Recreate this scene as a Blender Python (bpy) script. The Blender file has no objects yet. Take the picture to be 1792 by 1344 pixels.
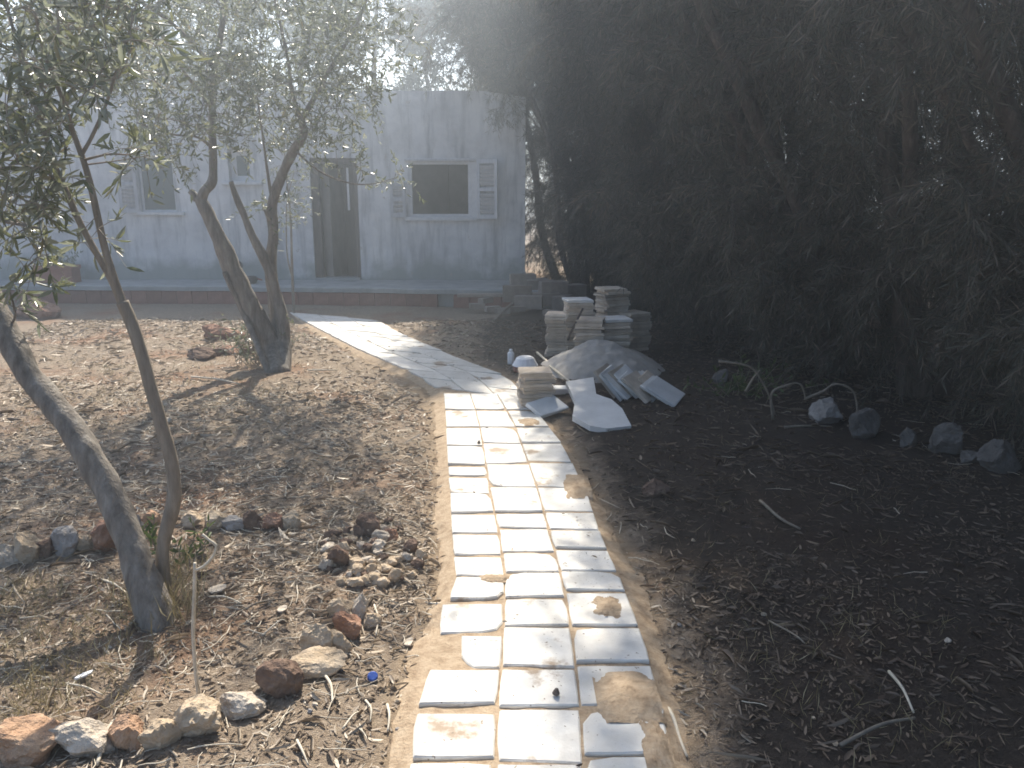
import bpy, bmesh, math, random
import numpy as np
from mathutils import Vector

# ------------------------------------------------------------------ camera, world, sun, exposure
sc = bpy.context.scene
COL = sc.collection
CAM_Z, PITCH, FPX = 1.6, math.radians(13.1), 1380.0
cam_d = bpy.data.cameras.new('camera')
cam_d.sensor_width = 36.0
cam_d.lens = FPX / 1792.0 * 36.0
cam_d.clip_start, cam_d.clip_end = 0.05, 600
cam = bpy.data.objects.new('camera', cam_d)
cam.location = (0, 0, CAM_Z)
cam.rotation_euler = (math.pi / 2 - PITCH, 0, 0)
COL.objects.link(cam)
sc.camera = cam

SUN_EL, SUN_AZ = math.radians(48.0), math.radians(-3.0)      # azimuth from +Y, positive to the right
world = bpy.data.worlds.new('World')
sc.world = world
world.use_nodes = True
wn, wl = world.node_tree.nodes, world.node_tree.links
wn.clear()
sky = wn.new('ShaderNodeTexSky')
sky.sky_type = 'NISHITA'
sky.sun_disc = False
sky.sun_elevation = SUN_EL
sky.sun_rotation = SUN_AZ
sky.dust_density = 1.6
bg = wn.new('ShaderNodeBackground')
bg.inputs['Strength'].default_value = 0.13
wo = wn.new('ShaderNodeOutputWorld')
wl.new(sky.outputs[0], bg.inputs['Color'])
wl.new(bg.outputs[0], wo.inputs['Surface'])

sun_d = bpy.data.lights.new('sun', 'SUN')
sun_d.energy = 5.0
sun_d.angle = math.radians(0.53)
sun_d.color = (1.0, 0.93, 0.82)
sun = bpy.data.objects.new('sun', sun_d)
to_sun = Vector((math.sin(SUN_AZ) * math.cos(SUN_EL), math.cos(SUN_AZ) * math.cos(SUN_EL), math.sin(SUN_EL)))
sun.rotation_euler = (-to_sun).to_track_quat('-Z', 'Y').to_euler()
sun.location = (0, 30, 30)
COL.objects.link(sun)

sc.view_settings.view_transform = 'Standard'
sc.view_settings.look = 'None'
sc.view_settings.exposure = 1.08
sc.view_settings.gamma = 1.0
sc.view_settings.use_curve_mapping = False
sc.render.engine = 'CYCLES'
sc.cycles.use_denoising = True
sc.cycles.use_adaptive_sampling = True
sc.cycles.adaptive_threshold = 0.02
sc.cycles.max_bounces = 6
sc.cycles.diffuse_bounces = 4
sc.cycles.glossy_bounces = 2
sc.cycles.transmission_bounces = 4
sc.cycles.volume_bounces = 0
sc.cycles.sample_clamp_indirect = 6.0
sc.cycles.filter_width = 1.7

# ------------------------------------------------------------------ helpers
cp, sp = math.cos(PITCH), math.sin(PITCH)

def ray(px, py):
    a, b = (px - 896) / FPX, (672 - py) / FPX
    return np.array([a, cp + b * sp, -sp + b * cp])

def onY(px, py, Y):
    d = ray(px, py)
    return d * (Y / d[1]) + np.array([0, 0, CAM_Z])

def onG(px, py, z=0.0):
    d = ray(px, py)
    return d * ((z - CAM_Z) / d[2]) + np.array([0, 0, CAM_Z])

def mpp(px, py):
    """metres per photo pixel at the ground point"""
    p = onG(px, py)
    return (p[1] * cp + CAM_Z * sp) / FPX

def hash3(ix, iy, iz, seed):
    h = (ix * 374761393 + iy * 668265263 + iz * 1440662683 + seed * 974711) & 0xffffffff
    h = ((h ^ (h >> 13)) * 1274126177) & 0xffffffff
    h = h ^ (h >> 16)
    return (h & 0xffffff) / float(0x1000000)

def vnoise(p, seed=0):
    """value noise, p (n,3) -> -1..1"""
    p = np.asarray(p, float)
    i = np.floor(p).astype(np.int64)
    f = p - i
    f = f * f * (3 - 2 * f)
    r = 0
    for dx in (0, 1):
        for dy in (0, 1):
            for dz in (0, 1):
                w = (f[:, 0] if dx else 1 - f[:, 0]) * (f[:, 1] if dy else 1 - f[:, 1]) * (f[:, 2] if dz else 1 - f[:, 2])
                r = r + w * hash3(i[:, 0] + dx, i[:, 1] + dy, i[:, 2] + dz, seed)
    return r * 2 - 1

def fbm2(x, y, s, octs=3, seed=0):
    r, a, n = 0, 1.0, 0
    for o in range(octs):
        p = np.stack([np.ravel(x) * s, np.ravel(y) * s, np.full(np.size(x), 0.37)], 1)
        r = r + a * vnoise(p, seed + o * 17)
        n += a
        a *= 0.5
        s *= 2.1
    return (r / n).reshape(np.shape(x))

def mesh_from(name, V, F, mat=None, smooth=False, col=None):
    me = bpy.data.meshes.new(name)
    V = np.asarray(V, np.float32)
    if isinstance(F, np.ndarray):
        k = F.shape[1]
        me.vertices.add(len(V))
        me.vertices.foreach_set('co', V.ravel())
        me.loops.add(F.size)
        me.loops.foreach_set('vertex_index', F.astype(np.int32).ravel())
        me.polygons.add(len(F))
        me.polygons.foreach_set('loop_start', np.arange(len(F), dtype=np.int32) * k)
        me.update(calc_edges=True)
    else:
        me.from_pydata(V.tolist(), [], F)
        me.update()
    if smooth:
        me.polygons.foreach_set('use_smooth', np.ones(len(me.polygons), bool))
    if col is not None:
        at = me.attributes.new('tint', 'FLOAT', 'POINT')
        at.data.foreach_set('value', np.asarray(col, np.float32))
    if mat:
        me.materials.append(mat)
    return me

def link(name, me, parent=None, loc=None, rot=None, **props):
    o = bpy.data.objects.new(name, me)
    COL.objects.link(o)
    if parent is not None:
        o.parent = parent
    if loc is not None:
        o.location = loc
    if rot is not None:
        o.rotation_euler = rot
    for k, v in props.items():
        if v is not None:
            o[k] = v
    return o

def thing(name, label, category, loc=(0, 0, 0), rz=0.0, group=None):
    return link(name, None, None, loc, (0, 0, rz), label=label, category=category, group=group)

def catmull(pts, n=6):
    P = [np.array(p, float) for p in pts]
    P = [2 * P[0] - P[1]] + P + [2 * P[-1] - P[-2]]
    out = []
    for i in range(1, len(P) - 2):
        a, b, c, d = P[i - 1], P[i], P[i + 1], P[i + 2]
        for t in np.linspace(0, 1, n, endpoint=False):
            out.append(0.5 * (2 * b + (c - a) * t + (2 * a - 5 * b + 4 * c - d) * t * t + (3 * b - a - 3 * c + d) * t ** 3))
    out.append(P[-2])
    return np.array(out)

class Tubes:
    def __init__(s):
        s.V, s.F, s.n = [], [], 0
    def add(s, pts, rad, sides=6, cap=True, rough=0.0, seed=0):
        pts = np.asarray(pts, float)
        n = len(pts)
        rad = np.broadcast_to(np.asarray(rad, float), (n,))
        tang = np.gradient(pts, axis=0)
        tang /= np.linalg.norm(tang, axis=1)[:, None] + 1e-9
        ref = np.array([0.31, 0.17, 0.93]) if abs(tang[0][2]) < 0.9 else np.array([1.0, 0.1, 0.0])
        a = np.cross(tang, ref)
        a /= np.linalg.norm(a, axis=1)[:, None] + 1e-9
        b = np.cross(tang, a)
        th = np.linspace(0, 2 * np.pi, sides, endpoint=False)
        ring = a[:, None, :] * np.cos(th)[None, :, None] + b[:, None, :] * np.sin(th)[None, :, None]
        R = rad[:, None, None] * np.ones((n, sides, 1))
        if rough:
            q = (pts[:, None, :] + ring * rad[:, None, None])
            R = R * (1 + rough * vnoise(q.reshape(-1, 3) * np.array([28, 28, 9]), seed).reshape(n, sides, 1)
                     + rough * vnoise(q.reshape(-1, 3) * 7, seed + 5).reshape(n, sides, 1))
        V = (pts[:, None, :] + ring * R).reshape(-1, 3)
        base = s.n
        for i in range(n - 1):
            for j in range(sides):
                k = (j + 1) % sides
                s.F.append((base + i * sides + j, base + i * sides + k, base + (i + 1) * sides + k, base + (i + 1) * sides + j))
        if cap:
            s.F.append(tuple(base + j for j in range(sides))[::-1])
            s.F.append(tuple(base + (n - 1) * sides + j for j in range(sides)))
        s.V.append(V)
        s.n += len(V)
    def mesh(s, name, mat, smooth=True):
        return mesh_from(name, np.concatenate(s.V), s.F, mat, smooth)

class Boxes:
    """boxes with small chamfers, joined into one mesh"""
    def __init__(s):
        s.V, s.F = [], []
    def add(s, x0, x1, y0, y1, z0, z1, ch=0.0, rot=None, org=None):
        b = len(s.V)
        if ch <= 0:
            vs = [(x, y, z) for z in (z0, z1) for y in (y0, y1) for x in (x0, x1)]
            fs = [(0, 2, 3, 1), (4, 5, 7, 6), (0, 1, 5, 4), (2, 6, 7, 3), (0, 4, 6, 2), (1, 3, 7, 5)]
        else:
            vs, c = [], ch
            for z, i in ((z0, 0), (z0 + c, 1), (z1 - c, 1), (z1, 0)):
                k = c if i == 0 else 0
                # octagon-less: ring of four corners with inset at top and bottom
                vs += [(x0 + k, y0 + k, z), (x1 - k, y0 + k, z), (x1 - k, y1 - k, z), (x0 + k, y1 - k, z)]
            fs = [(3, 2, 1, 0), (12, 13, 14, 15)]
            for r in range(3):
                for j in range(4):
                    k2 = (j + 1) % 4
                    fs.append((r * 4 + j, r * 4 + k2, r * 4 + 4 + k2, r * 4 + 4 + j))
        if rot is not None:
            o = Vector(org if org else ((x0 + x1) / 2, (y0 + y1) / 2, (z0 + z1) / 2))
            vs = [tuple(rot @ (Vector(v) - o) + o) for v in vs]
        s.V += vs
        s.F += [tuple(b + i for i in f) for f in fs]
        return s
    def mesh(s, name, mat):
        return mesh_from(name, np.array(s.V), s.F, mat)

# ------------------------------------------------------------------ materials
def ramp(nt, fac, stops):
    r = nt.nodes.new('ShaderNodeValToRGB')
    el = r.color_ramp.elements
    while len(el) < len(stops):
        el.new(0.5)
    for e, (p, c) in zip(el, stops):
        e.position = p
        e.color = (*c, 1)
    nt.links.new(fac, r.inputs[0])
    return r.outputs[0]

def noise(nt, vec, scale, detail=4, rough=0.6):
    n = nt.nodes.new('ShaderNodeTexNoise')
    n.inputs['Scale'].default_value = scale
    n.inputs['Detail'].default_value = detail
    n.inputs['Roughness'].default_value = rough
    nt.links.new(vec, n.inputs['Vector'])
    return n.outputs[0]

def mixc(nt, fac, a, b, mode='MIX'):
    m = nt.nodes.new('ShaderNodeMix')
    m.data_type = 'RGBA'
    m.blend_type = mode
    for sock, v in ((0, fac), (6, a), (7, b)):
        if hasattr(v, 'is_output'):
            nt.links.new(v, m.inputs[sock])
        elif isinstance(v, (int, float)):
            m.inputs[sock].default_value = v
        else:
            m.inputs[sock].default_value = (*v, 1)
    return m.outputs[2]

def coords(nt, kind='Object', scale=(1, 1, 1)):
    t = nt.nodes.new('ShaderNodeTexCoord')
    if kind == 'World':
        g = nt.nodes.new('ShaderNodeNewGeometry')
        out = g.outputs['Position']
    else:
        out = t.outputs[kind]
    if scale != (1, 1, 1):
        m = nt.nodes.new('ShaderNodeMapping')
        m.inputs['Scale'].default_value = scale
        nt.links.new(out, m.inputs[0])
        out = m.outputs[0]
    return out

def base_mat(name, rough=0.8, spec=0.3):
    m = bpy.data.materials.new(name)
    m.use_nodes = True
    nt = m.node_tree
    b = nt.nodes['Principled BSDF']
    b.inputs['Roughness'].default_value = rough
    b.inputs['Specular IOR Level'].default_value = spec
    return m, nt, b

def bump(nt, b, height, strength=0.4, dist=0.01):
    n = nt.nodes.new('ShaderNodeBump')
    n.inputs['Strength'].default_value = strength
    n.inputs['Distance'].default_value = dist
    nt.links.new(height, n.inputs['Height'])
    nt.links.new(n.outputs[0], b.inputs['Normal'])

def speckled(name, stops, scale=6, rough=0.85, bscale=40, bstr=0.4, bdist=0.006, kind='Object', cscale=(1, 1, 1), spec=0.25, vary=0.0):
    m, nt, b = base_mat(name, rough, spec)
    v = coords(nt, kind, cscale)
    c = ramp(nt, noise(nt, v, scale, 5, 0.65), stops)
    if vary:
        oi = nt.nodes.new('ShaderNodeObjectInfo')
        hsv = nt.nodes.new('ShaderNodeHueSaturation')
        mr = nt.nodes.new('ShaderNodeMapRange')
        mr.inputs[3].default_value, mr.inputs[4].default_value = 1 - vary, 1 + vary
        nt.links.new(oi.outputs['Random'], mr.inputs[0])
        nt.links.new(mr.outputs[0], hsv.inputs['Value'])
        nt.links.new(c, hsv.inputs['Color'])
        c = hsv.outputs[0]
    nt.links.new(c, b.inputs['Base Color'])
    bump(nt, b, noise(nt, v, bscale, 4), bstr, bdist)
    return m

M = {}
def ground_mat():
    m, nt, b = base_mat('soil', 0.95, 0.15)
    v = coords(nt, 'World')
    red = ramp(nt, noise(nt, v, 14, 6, 0.7), [(0.30, (0.19, 0.098, 0.055)), (0.55, (0.31, 0.175, 0.105)), (0.75, (0.41, 0.27, 0.175))])
    tan = ramp(nt, noise(nt, v, 30, 6, 0.75), [(0.30, (0.19, 0.145, 0.105)), (0.5, (0.33, 0.255, 0.185)), (0.72, (0.47, 0.385, 0.29))])
    patch = ramp(nt, noise(nt, v, 0.9, 5, 0.62), [(0.50, (0, 0, 0)), (0.66, (0.9, 0.9, 0.9))])
    c = mixc(nt, patch, tan, red)
    straw = ramp(nt, noise(nt, v, 95, 3, 0.8), [(0.58, (0, 0, 0)), (0.70, (1, 1, 1))])
    c = mixc(nt, straw, c, (0.40, 0.31, 0.20))
    a = nt.nodes.new('ShaderNodeAttribute'); a.attribute_name = 'tint'
    sandc = ramp(nt, noise(nt, v, 22, 5, 0.65), [(0.3, (0.25, 0.175, 0.11)), (0.5, (0.38, 0.285, 0.19)), (0.75, (0.47, 0.37, 0.26))])
    ad = nt.nodes.new('ShaderNodeMath'); ad.operation = 'ADD'
    nt.links.new(a.outputs['Fac'], ad.inputs[0]); nt.links.new(noise(nt, v, 7, 4, 0.65), ad.inputs[1])
    sm = ramp(nt, ad.outputs[0], [(0.72, (0, 0, 0)), (1.0, (1, 1, 1))])
    c = mixc(nt, sm, c, sandc)
    # darker ground on the thicket side: needle litter colour deepened as painted shade
    a2 = nt.nodes.new('ShaderNodeAttribute'); a2.attribute_name = 'mould_shade'
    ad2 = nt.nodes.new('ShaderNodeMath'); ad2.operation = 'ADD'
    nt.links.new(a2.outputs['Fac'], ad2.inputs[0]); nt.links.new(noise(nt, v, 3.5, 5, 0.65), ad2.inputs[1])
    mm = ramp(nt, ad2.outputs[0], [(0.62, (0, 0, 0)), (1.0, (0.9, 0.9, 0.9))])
    mould_shade_col = ramp(nt, noise(nt, v, 40, 5, 0.75), [(0.3, (0.026, 0.021, 0.018)), (0.55, (0.05, 0.038, 0.03)), (0.78, (0.10, 0.075, 0.058))])
    c = mixc(nt, mm, c, mould_shade_col)
    nt.links.new(c, b.inputs['Base Color'])
    h = nt.nodes.new('ShaderNodeMath'); h.operation = 'ADD'
    nt.links.new(noise(nt, v, 45, 5, 0.7), h.inputs[0]); nt.links.new(noise(nt, v, 150, 3, 0.7), h.inputs[1])
    bump(nt, b, h.outputs[0], 0.9, 0.02)
    return m
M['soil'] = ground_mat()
M['sand_bed'] = speckled('sandy_joint_soil', [(0.3, (0.25, 0.175, 0.11)), (0.5, (0.38, 0.285, 0.19)), (0.75, (0.47, 0.37, 0.26))], 22, 0.95, 90, 0.7, 0.01, 'World')

def tile_mat():
    m, nt, b = base_mat('pale_limestone_tile', 0.75, 0.3)
    v = coords(nt, 'World')
    oi = nt.nodes.new('ShaderNodeObjectInfo')
    stone = ramp(nt, noise(nt, v, 9, 6, 0.65), [(0.3, (0.60, 0.565, 0.50)), (0.5, (0.69, 0.655, 0.59)), (0.7, (0.75, 0.725, 0.67))])
    hsv = nt.nodes.new('ShaderNodeHueSaturation')
    mr = nt.nodes.new('ShaderNodeMapRange')
    mr.inputs[3].default_value, mr.inputs[4].default_value = 0.86, 1.05
    nt.links.new(oi.outputs['Random'], mr.inputs[0])
    nt.links.new(mr.outputs[0], hsv.inputs['Value'])
    nt.links.new(stone, hsv.inputs['Color'])
    dirt = ramp(nt, noise(nt, v, 3.2, 7, 0.62), [(0.60, (0, 0, 0)), (0.66, (0.85, 0.85, 0.85))])
    c = mixc(nt, dirt, hsv.outputs[0], (0.30, 0.21, 0.13))
    pits = ramp(nt, noise(nt, v, 70, 2, 0.5), [(0.26, (1, 1, 1)), (0.31, (0, 0, 0))])
    c = mixc(nt, pits, c, (0.22, 0.17, 0.12))
    nt.links.new(c, b.inputs['Base Color'])
    bump(nt, b, noise(nt, v, 60, 5, 0.7), 0.35, 0.006)
    return m
M['tile'] = tile_mat()
M['tile_stack'] = speckled('buff_cut_stone', [(0.3, (0.42, 0.35, 0.27)), (0.55, (0.54, 0.46, 0.37)), (0.75, (0.62, 0.56, 0.47))], 9, 0.85, 60, 0.4, 0.005, vary=0.22)
M['tile_white'] = speckled('white_stone_slab', [(0.3, (0.58, 0.57, 0.54)), (0.6, (0.70, 0.69, 0.66)), (0.8, (0.76, 0.75, 0.73))], 6, 0.7, 50, 0.25, 0.004, vary=0.1)
M['sand'] = speckled('grey_sand', [(0.3, (0.34, 0.31, 0.27)), (0.6, (0.43, 0.40, 0.36)), (0.8, (0.50, 0.47, 0.42))], 14, 0.95, 120, 0.6, 0.008)

def wall_mat():
    m, nt, b = base_mat('weathered_white_plaster', 0.9, 0.2)
    v = coords(nt, 'Object')
    vs = coords(nt, 'Object', (1.6, 1.0, 0.22))
    base = ramp(nt, noise(nt, v, 2.2, 6, 0.62), [(0.28, (0.44, 0.445, 0.45)), (0.48, (0.62, 0.62, 0.62)), (0.68, (0.74, 0.735, 0.72))])
    streak = ramp(nt, noise(nt, vs, 3.4, 5, 0.65), [(0.48, (0, 0, 0)), (0.68, (0.8, 0.8, 0.8))])
    c = mixc(nt, streak, base, (0.30, 0.31, 0.32))
    # damp band rising from the terrace, and rubbed-off patches
    sx = nt.nodes.new('ShaderNodeSeparateXYZ')
    nt.links.new(v, sx.inputs[0])
    mr = nt.nodes.new('ShaderNodeMapRange')
    mr.inputs[1].default_value, mr.inputs[2].default_value = 1.25, 0.25
    nt.links.new(sx.outputs[2], mr.inputs[0])
    nz = noise(nt, v, 1.7, 5, 0.6)
    mu = nt.nodes.new('ShaderNodeMath'); mu.operation = 'MULTIPLY'
    nt.links.new(mr.outputs[0], mu.inputs[0]); nt.links.new(nz, mu.inputs[1])
    damp = ramp(nt, mu.outputs[0], [(0.27, (0, 0, 0)), (0.42, (0.85, 0.85, 0.85))])
    c = mixc(nt, damp, c, (0.28, 0.31, 0.29))
    peel = ramp(nt, noise(nt, v, 4.5, 6, 0.7), [(0.64, (0, 0, 0)), (0.67, (0.8, 0.8, 0.8))])
    c = mixc(nt, peel, c, (0.42, 0.39, 0.35))
    nt.links.new(c, b.inputs['Base Color'])
    bump(nt, b, noise(nt, v, 16, 6, 0.7), 0.5, 0.012)
    return m
M['wall'] = wall_mat()
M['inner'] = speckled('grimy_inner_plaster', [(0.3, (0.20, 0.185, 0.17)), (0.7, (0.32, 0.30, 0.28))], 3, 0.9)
M['frame'] = speckled('chalky_white_paint', [(0.3, (0.52, 0.53, 0.54)), (0.7, (0.68, 0.68, 0.68))], 12, 0.6)
M['shutter'] = speckled('faded_grey_white_shutter_paint', [(0.3, (0.42, 0.43, 0.45)), (0.7, (0.60, 0.60, 0.61))], 8, 0.65, cscale=(3, 1, 0.4))
M['dark_wood'] = speckled('dark_weathered_wood', [(0.3, (0.055, 0.045, 0.04)), (0.7, (0.13, 0.105, 0.09))], 10, 0.75, cscale=(4, 4, 0.4))
M['concrete'] = speckled('grey_terrace_concrete', [(0.3, (0.25, 0.26, 0.255)), (0.55, (0.36, 0.37, 0.36)), (0.8, (0.43, 0.43, 0.42))], 3.5, 0.9, 50, 0.5)
M['brick'] = speckled('dull_red_brick', [(0.3, (0.20, 0.085, 0.06)), (0.6, (0.29, 0.13, 0.095)), (0.8, (0.34, 0.19, 0.14))], 10, 0.9, 60, 0.5, vary=0.18)
M['block'] = speckled('buff_building_block', [(0.3, (0.22, 0.18, 0.15)), (0.6, (0.31, 0.26, 0.22)), (0.8, (0.37, 0.32, 0.27))], 8, 0.92, 50, 0.6, vary=0.25)
M['terracotta'] = speckled('terracotta', [(0.3, (0.24, 0.085, 0.055)), (0.7, (0.34, 0.135, 0.09))], 9, 0.8)
M['black'] = speckled('black_plastic', [(0.3, (0.012, 0.012, 0.014)), (0.7, (0.03, 0.03, 0.032))], 9, 0.5)
M['white'] = speckled('white_plastic', [(0.3, (0.70, 0.71, 0.73)), (0.7, (0.78, 0.78, 0.79))], 9, 0.4)
M['blue'] = speckled('blue_plastic', [(0.3, (0.02, 0.06, 0.28)), (0.7, (0.03, 0.09, 0.36))], 9, 0.35, spec=0.5)
m, nt, b = base_mat('window_glass', 0.08, 0.5)
b.inputs['Base Color'].default_value = (0.10, 0.115, 0.11, 1)
M['glass'] = m

M['bark_grey'] = speckled('grey_olive_bark', [(0.3, (0.13, 0.11, 0.09)), (0.55, (0.25, 0.22, 0.185)), (0.75, (0.36, 0.33, 0.285))], 9, 0.85, 30, 0.8, 0.012, cscale=(3, 3, 0.7))
M['bark_brown'] = speckled('brown_stem_bark', [(0.3, (0.18, 0.145, 0.11)), (0.6, (0.30, 0.255, 0.20)), (0.8, (0.38, 0.34, 0.275))], 14, 0.75, 60, 0.5, 0.005, cscale=(3, 3, 0.6))
M['bark_dark'] = speckled('dark_conifer_bark', [(0.3, (0.09, 0.07, 0.056)), (0.6, (0.18, 0.145, 0.12)), (0.8, (0.26, 0.22, 0.185))], 8, 0.9, 30, 0.8, 0.012, cscale=(3, 3, 0.6))
M['dead_stick'] = speckled('bleached_dead_stick', [(0.3, (0.50, 0.43, 0.32)), (0.7, (0.68, 0.61, 0.49))], 20, 0.75, 80, 0.3, 0.003)
M['grey_stick'] = speckled('grey_dead_branch', [(0.3, (0.16, 0.13, 0.10)), (0.7, (0.30, 0.26, 0.20))], 16, 0.8, 70, 0.4, 0.004)

ROCK = {
 'darkened': speckled('shade_darkened_stone', [(0.28, (0.09, 0.08, 0.07)), (0.5, (0.15, 0.135, 0.12)), (0.72, (0.22, 0.20, 0.18))], 7, 0.92, 30, 0.9, 0.02),  # grey stone darkened so its colour carries the shade of the thicket
 'beige': speckled('beige_limestone', [(0.28, (0.30, 0.22, 0.14)), (0.5, (0.46, 0.36, 0.25)), (0.72, (0.58, 0.48, 0.36))], 7, 0.9, 28, 0.9, 0.02),
 'pale': speckled('pale_limestone', [(0.28, (0.36, 0.30, 0.235)), (0.5, (0.49, 0.42, 0.335)), (0.72, (0.60, 0.53, 0.44))], 8, 0.9, 26, 1.0, 0.025),
 'orange': speckled('orange_sandstone', [(0.28, (0.25, 0.14, 0.082)), (0.5, (0.41, 0.26, 0.165)), (0.72, (0.52, 0.37, 0.25))], 9, 0.92, 30, 1.0, 0.025),
 'grey': speckled('grey_stone', [(0.28, (0.20, 0.18, 0.16)), (0.5, (0.30, 0.275, 0.25)), (0.72, (0.41, 0.38, 0.35))], 7, 0.9, 30, 0.8, 0.018),
 'brown': speckled('dark_brown_stone', [(0.28, (0.09, 0.055, 0.04)), (0.5, (0.16, 0.105, 0.075)), (0.72, (0.24, 0.17, 0.12))], 9, 0.92, 30, 0.9, 0.02),
 'redsoil': speckled('red_soil_clod', [(0.28, (0.19, 0.10, 0.065)), (0.5, (0.29, 0.165, 0.11)), (0.72, (0.38, 0.25, 0.175))], 10, 0.95, 30, 1.0, 0.025),
}

def leaf_mat(name, stops, back, rough=0.4, trans=0.35, spec=0.5):
    m, nt, b = base_mat(name, rough, spec)
    a = nt.nodes.new('ShaderNodeAttribute'); a.attribute_name = 'tint'
    c = ramp(nt, a.outputs['Fac'], stops)
    g = nt.nodes.new('ShaderNodeNewGeometry')
    if back:
        c2 = mixc(nt, 0.65, c, back)
        c = mixc(nt, g.outputs['Backfacing'], c, c2)
    nt.links.new(c, b.inputs['Base Color'])
    if trans:
        t = nt.nodes.new('ShaderNodeBsdfTranslucent')
        nt.links.new(c, t.inputs['Color'])
        mx = nt.nodes.new('ShaderNodeMixShader')
        mx.inputs[0].default_value = trans
        nt.links.new(b.outputs[0], mx.inputs[1]); nt.links.new(t.outputs[0], mx.inputs[2])
        nt.links.new(mx.outputs[0], nt.nodes['Material Output'].inputs['Surface'])
    return m
M['olive_leaf'] = leaf_mat('olive_leaf', [(0.0, (0.075, 0.088, 0.035)), (0.5, (0.14, 0.155, 0.07)), (0.85, (0.20, 0.205, 0.10)), (1.0, (0.32, 0.25, 0.13))], (0.33, 0.35, 0.27), 0.27, 0.42, 0.8)
M['hedge_leaf'] = leaf_mat('conifer_spray', [(0.0, (0.08, 0.088, 0.066)), (0.5, (0.14, 0.137, 0.105)), (0.8, (0.23, 0.195, 0.15)), (1.0, (0.34, 0.27, 0.21))], None, 0.7, 0.42, 0.2)
M['far_leaf'] = leaf_mat('far_tree_leaf', [(0.0, (0.03, 0.045, 0.02)), (0.6, (0.06, 0.08, 0.035)), (1.0, (0.11, 0.12, 0.055))], None, 0.5, 0.35, 0.4)
M['green_leaf'] = leaf_mat('green_shoot_leaf', [(0.0, (0.05, 0.08, 0.02)), (0.6, (0.10, 0.14, 0.04)), (1.0, (0.18, 0.19, 0.07))], None, 0.45, 0.4, 0.4)
M['dry_leaf'] = leaf_mat('dry_leaf_litter', [(0.0, (0.09, 0.06, 0.042)), (0.35, (0.22, 0.165, 0.115)), (0.7, (0.40, 0.32, 0.23)), (1.0, (0.64, 0.56, 0.44))], None, 0.55, 0.12, 0.35)
M['dry_grass'] = leaf_mat('dry_grass', [(0.0, (0.16, 0.13, 0.06)), (0.6, (0.33, 0.27, 0.15)), (1.0, (0.50, 0.43, 0.27))], None, 0.6, 0.3, 0.3)

# ------------------------------------------------------------------ the ground
LEFT_PX = [(705, 1420), (716, 1344), (735, 1200), (775, 1090), (797, 990), (789, 900), (784, 820), (780, 750), (776, 705), (757, 674), (700, 644), (630, 615), (570, 584), (530, 562), (505, 548)]
RIGHT_PX = [(1190, 1420), (1176, 1344), (1148, 1180), (1112, 1050), (1078, 985), (1052, 940), (1030, 875), (1002, 822), (985, 790), (958, 750), (930, 712), (893, 664), (800, 628), (690, 580), (660, 560)]
L_EDGE = np.array([onG(*p)[:2] for p in LEFT_PX])
R_EDGE = np.array([onG(*p)[:2] for p in RIGHT_PX])

def resample(P, n):
    d = np.r_[0, np.cumsum(np.linalg.norm(np.diff(P, axis=0), axis=1))]
    t = np.linspace(0, d[-1], n)
    return np.stack([np.interp(t, d, P[:, 0]), np.interp(t, d, P[:, 1])], 1)

def match_edges(n=240):
    """pair left and right edge points along the path"""
    l, r = resample(L_EDGE, n), resample(R_EDGE, n)
    k = np.hanning(19); k /= k.sum()
    def sm(P):
        Q = np.pad(P, ((9, 9), (0, 0)), 'edge')
        return np.stack([np.convolve(Q[:, i], k, 'valid') for i in (0, 1)], 1)
    return sm(l), sm(r)
PL, PR = match_edges()
PC = (PL + PR) / 2

def path_dist(x, y):
    x, y = np.ravel(x), np.ravel(y)
    best = np.full(len(x), 9e9)
    for q in PC[::4]:
        best = np.minimum(best, (x - q[0]) ** 2 + (y - q[1]) ** 2)
    return np.sqrt(best)

def gz(x, y):
    x, y = np.asarray(x, float), np.asarray(y, float)
    shp = x.shape
    xr, yr = np.ravel(x), np.ravel(y)
    h = 0.045 * fbm2(xr, yr, 0.55, 2, 3) + 0.028 * fbm2(xr, yr, 2.3, 3, 11) + 0.016 * fbm2(xr, yr, 9.0, 2, 23) + 0.01
    d = path_dist(xr, yr)
    w = np.clip((d - 0.34) / 0.5, 0, 1)
    w = w * w * (3 - 2 * w)
    # slight bank on both sides of the path
    h = h * w + 0.02 * w - 0.03 * (1 - w)
    w2 = np.clip((11.6 - yr) / 1.5, 0, 1)
    h = h * (0.35 + 0.65 * w2)
    return h.reshape(shp)

def gz1(x, y):
    return float(gz(np.array([x]), np.array([y]))[0])

def at_g(px, py):
    """point of the ground surface under a photo pixel"""
    p = onG(px, py)
    for _ in range(3):
        p = onG(px, py, gz1(p[0], p[1]))
    return p

xs = np.r_[np.linspace(-110, -12, 26)[:-1], np.linspace(-12, -7.4, 24)[:-1], np.arange(-7.4, 5.6, 0.042), np.linspace(5.6, 10, 24)[1:], np.linspace(10, 110, 26)[1:]]
ys = np.r_[np.linspace(-110, -4, 26)[:-1], np.linspace(-4, 1.2, 26)[:-1], np.arange(1.2, 12.6, 0.042), np.linspace(12.6, 18, 20)[1:], np.linspace(18, 110, 26)[1:]]
GX, GY = np.meshgrid(xs, ys)
GZ = gz(GX, GY)
nx, ny = len(xs), len(ys)
idx = np.arange(nx * ny).reshape(ny, nx)
F = np.stack([idx[:-1, :-1], idx[:-1, 1:], idx[1:, 1:], idx[1:, :-1]], -1).reshape(-1, 4)
def mould_shade(x, y):
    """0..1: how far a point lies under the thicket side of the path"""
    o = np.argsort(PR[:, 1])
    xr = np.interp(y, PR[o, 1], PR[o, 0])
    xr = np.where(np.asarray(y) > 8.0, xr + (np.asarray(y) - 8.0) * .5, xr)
    return np.clip((np.asarray(x) - xr - .02) / .34, 0, 1)
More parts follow.
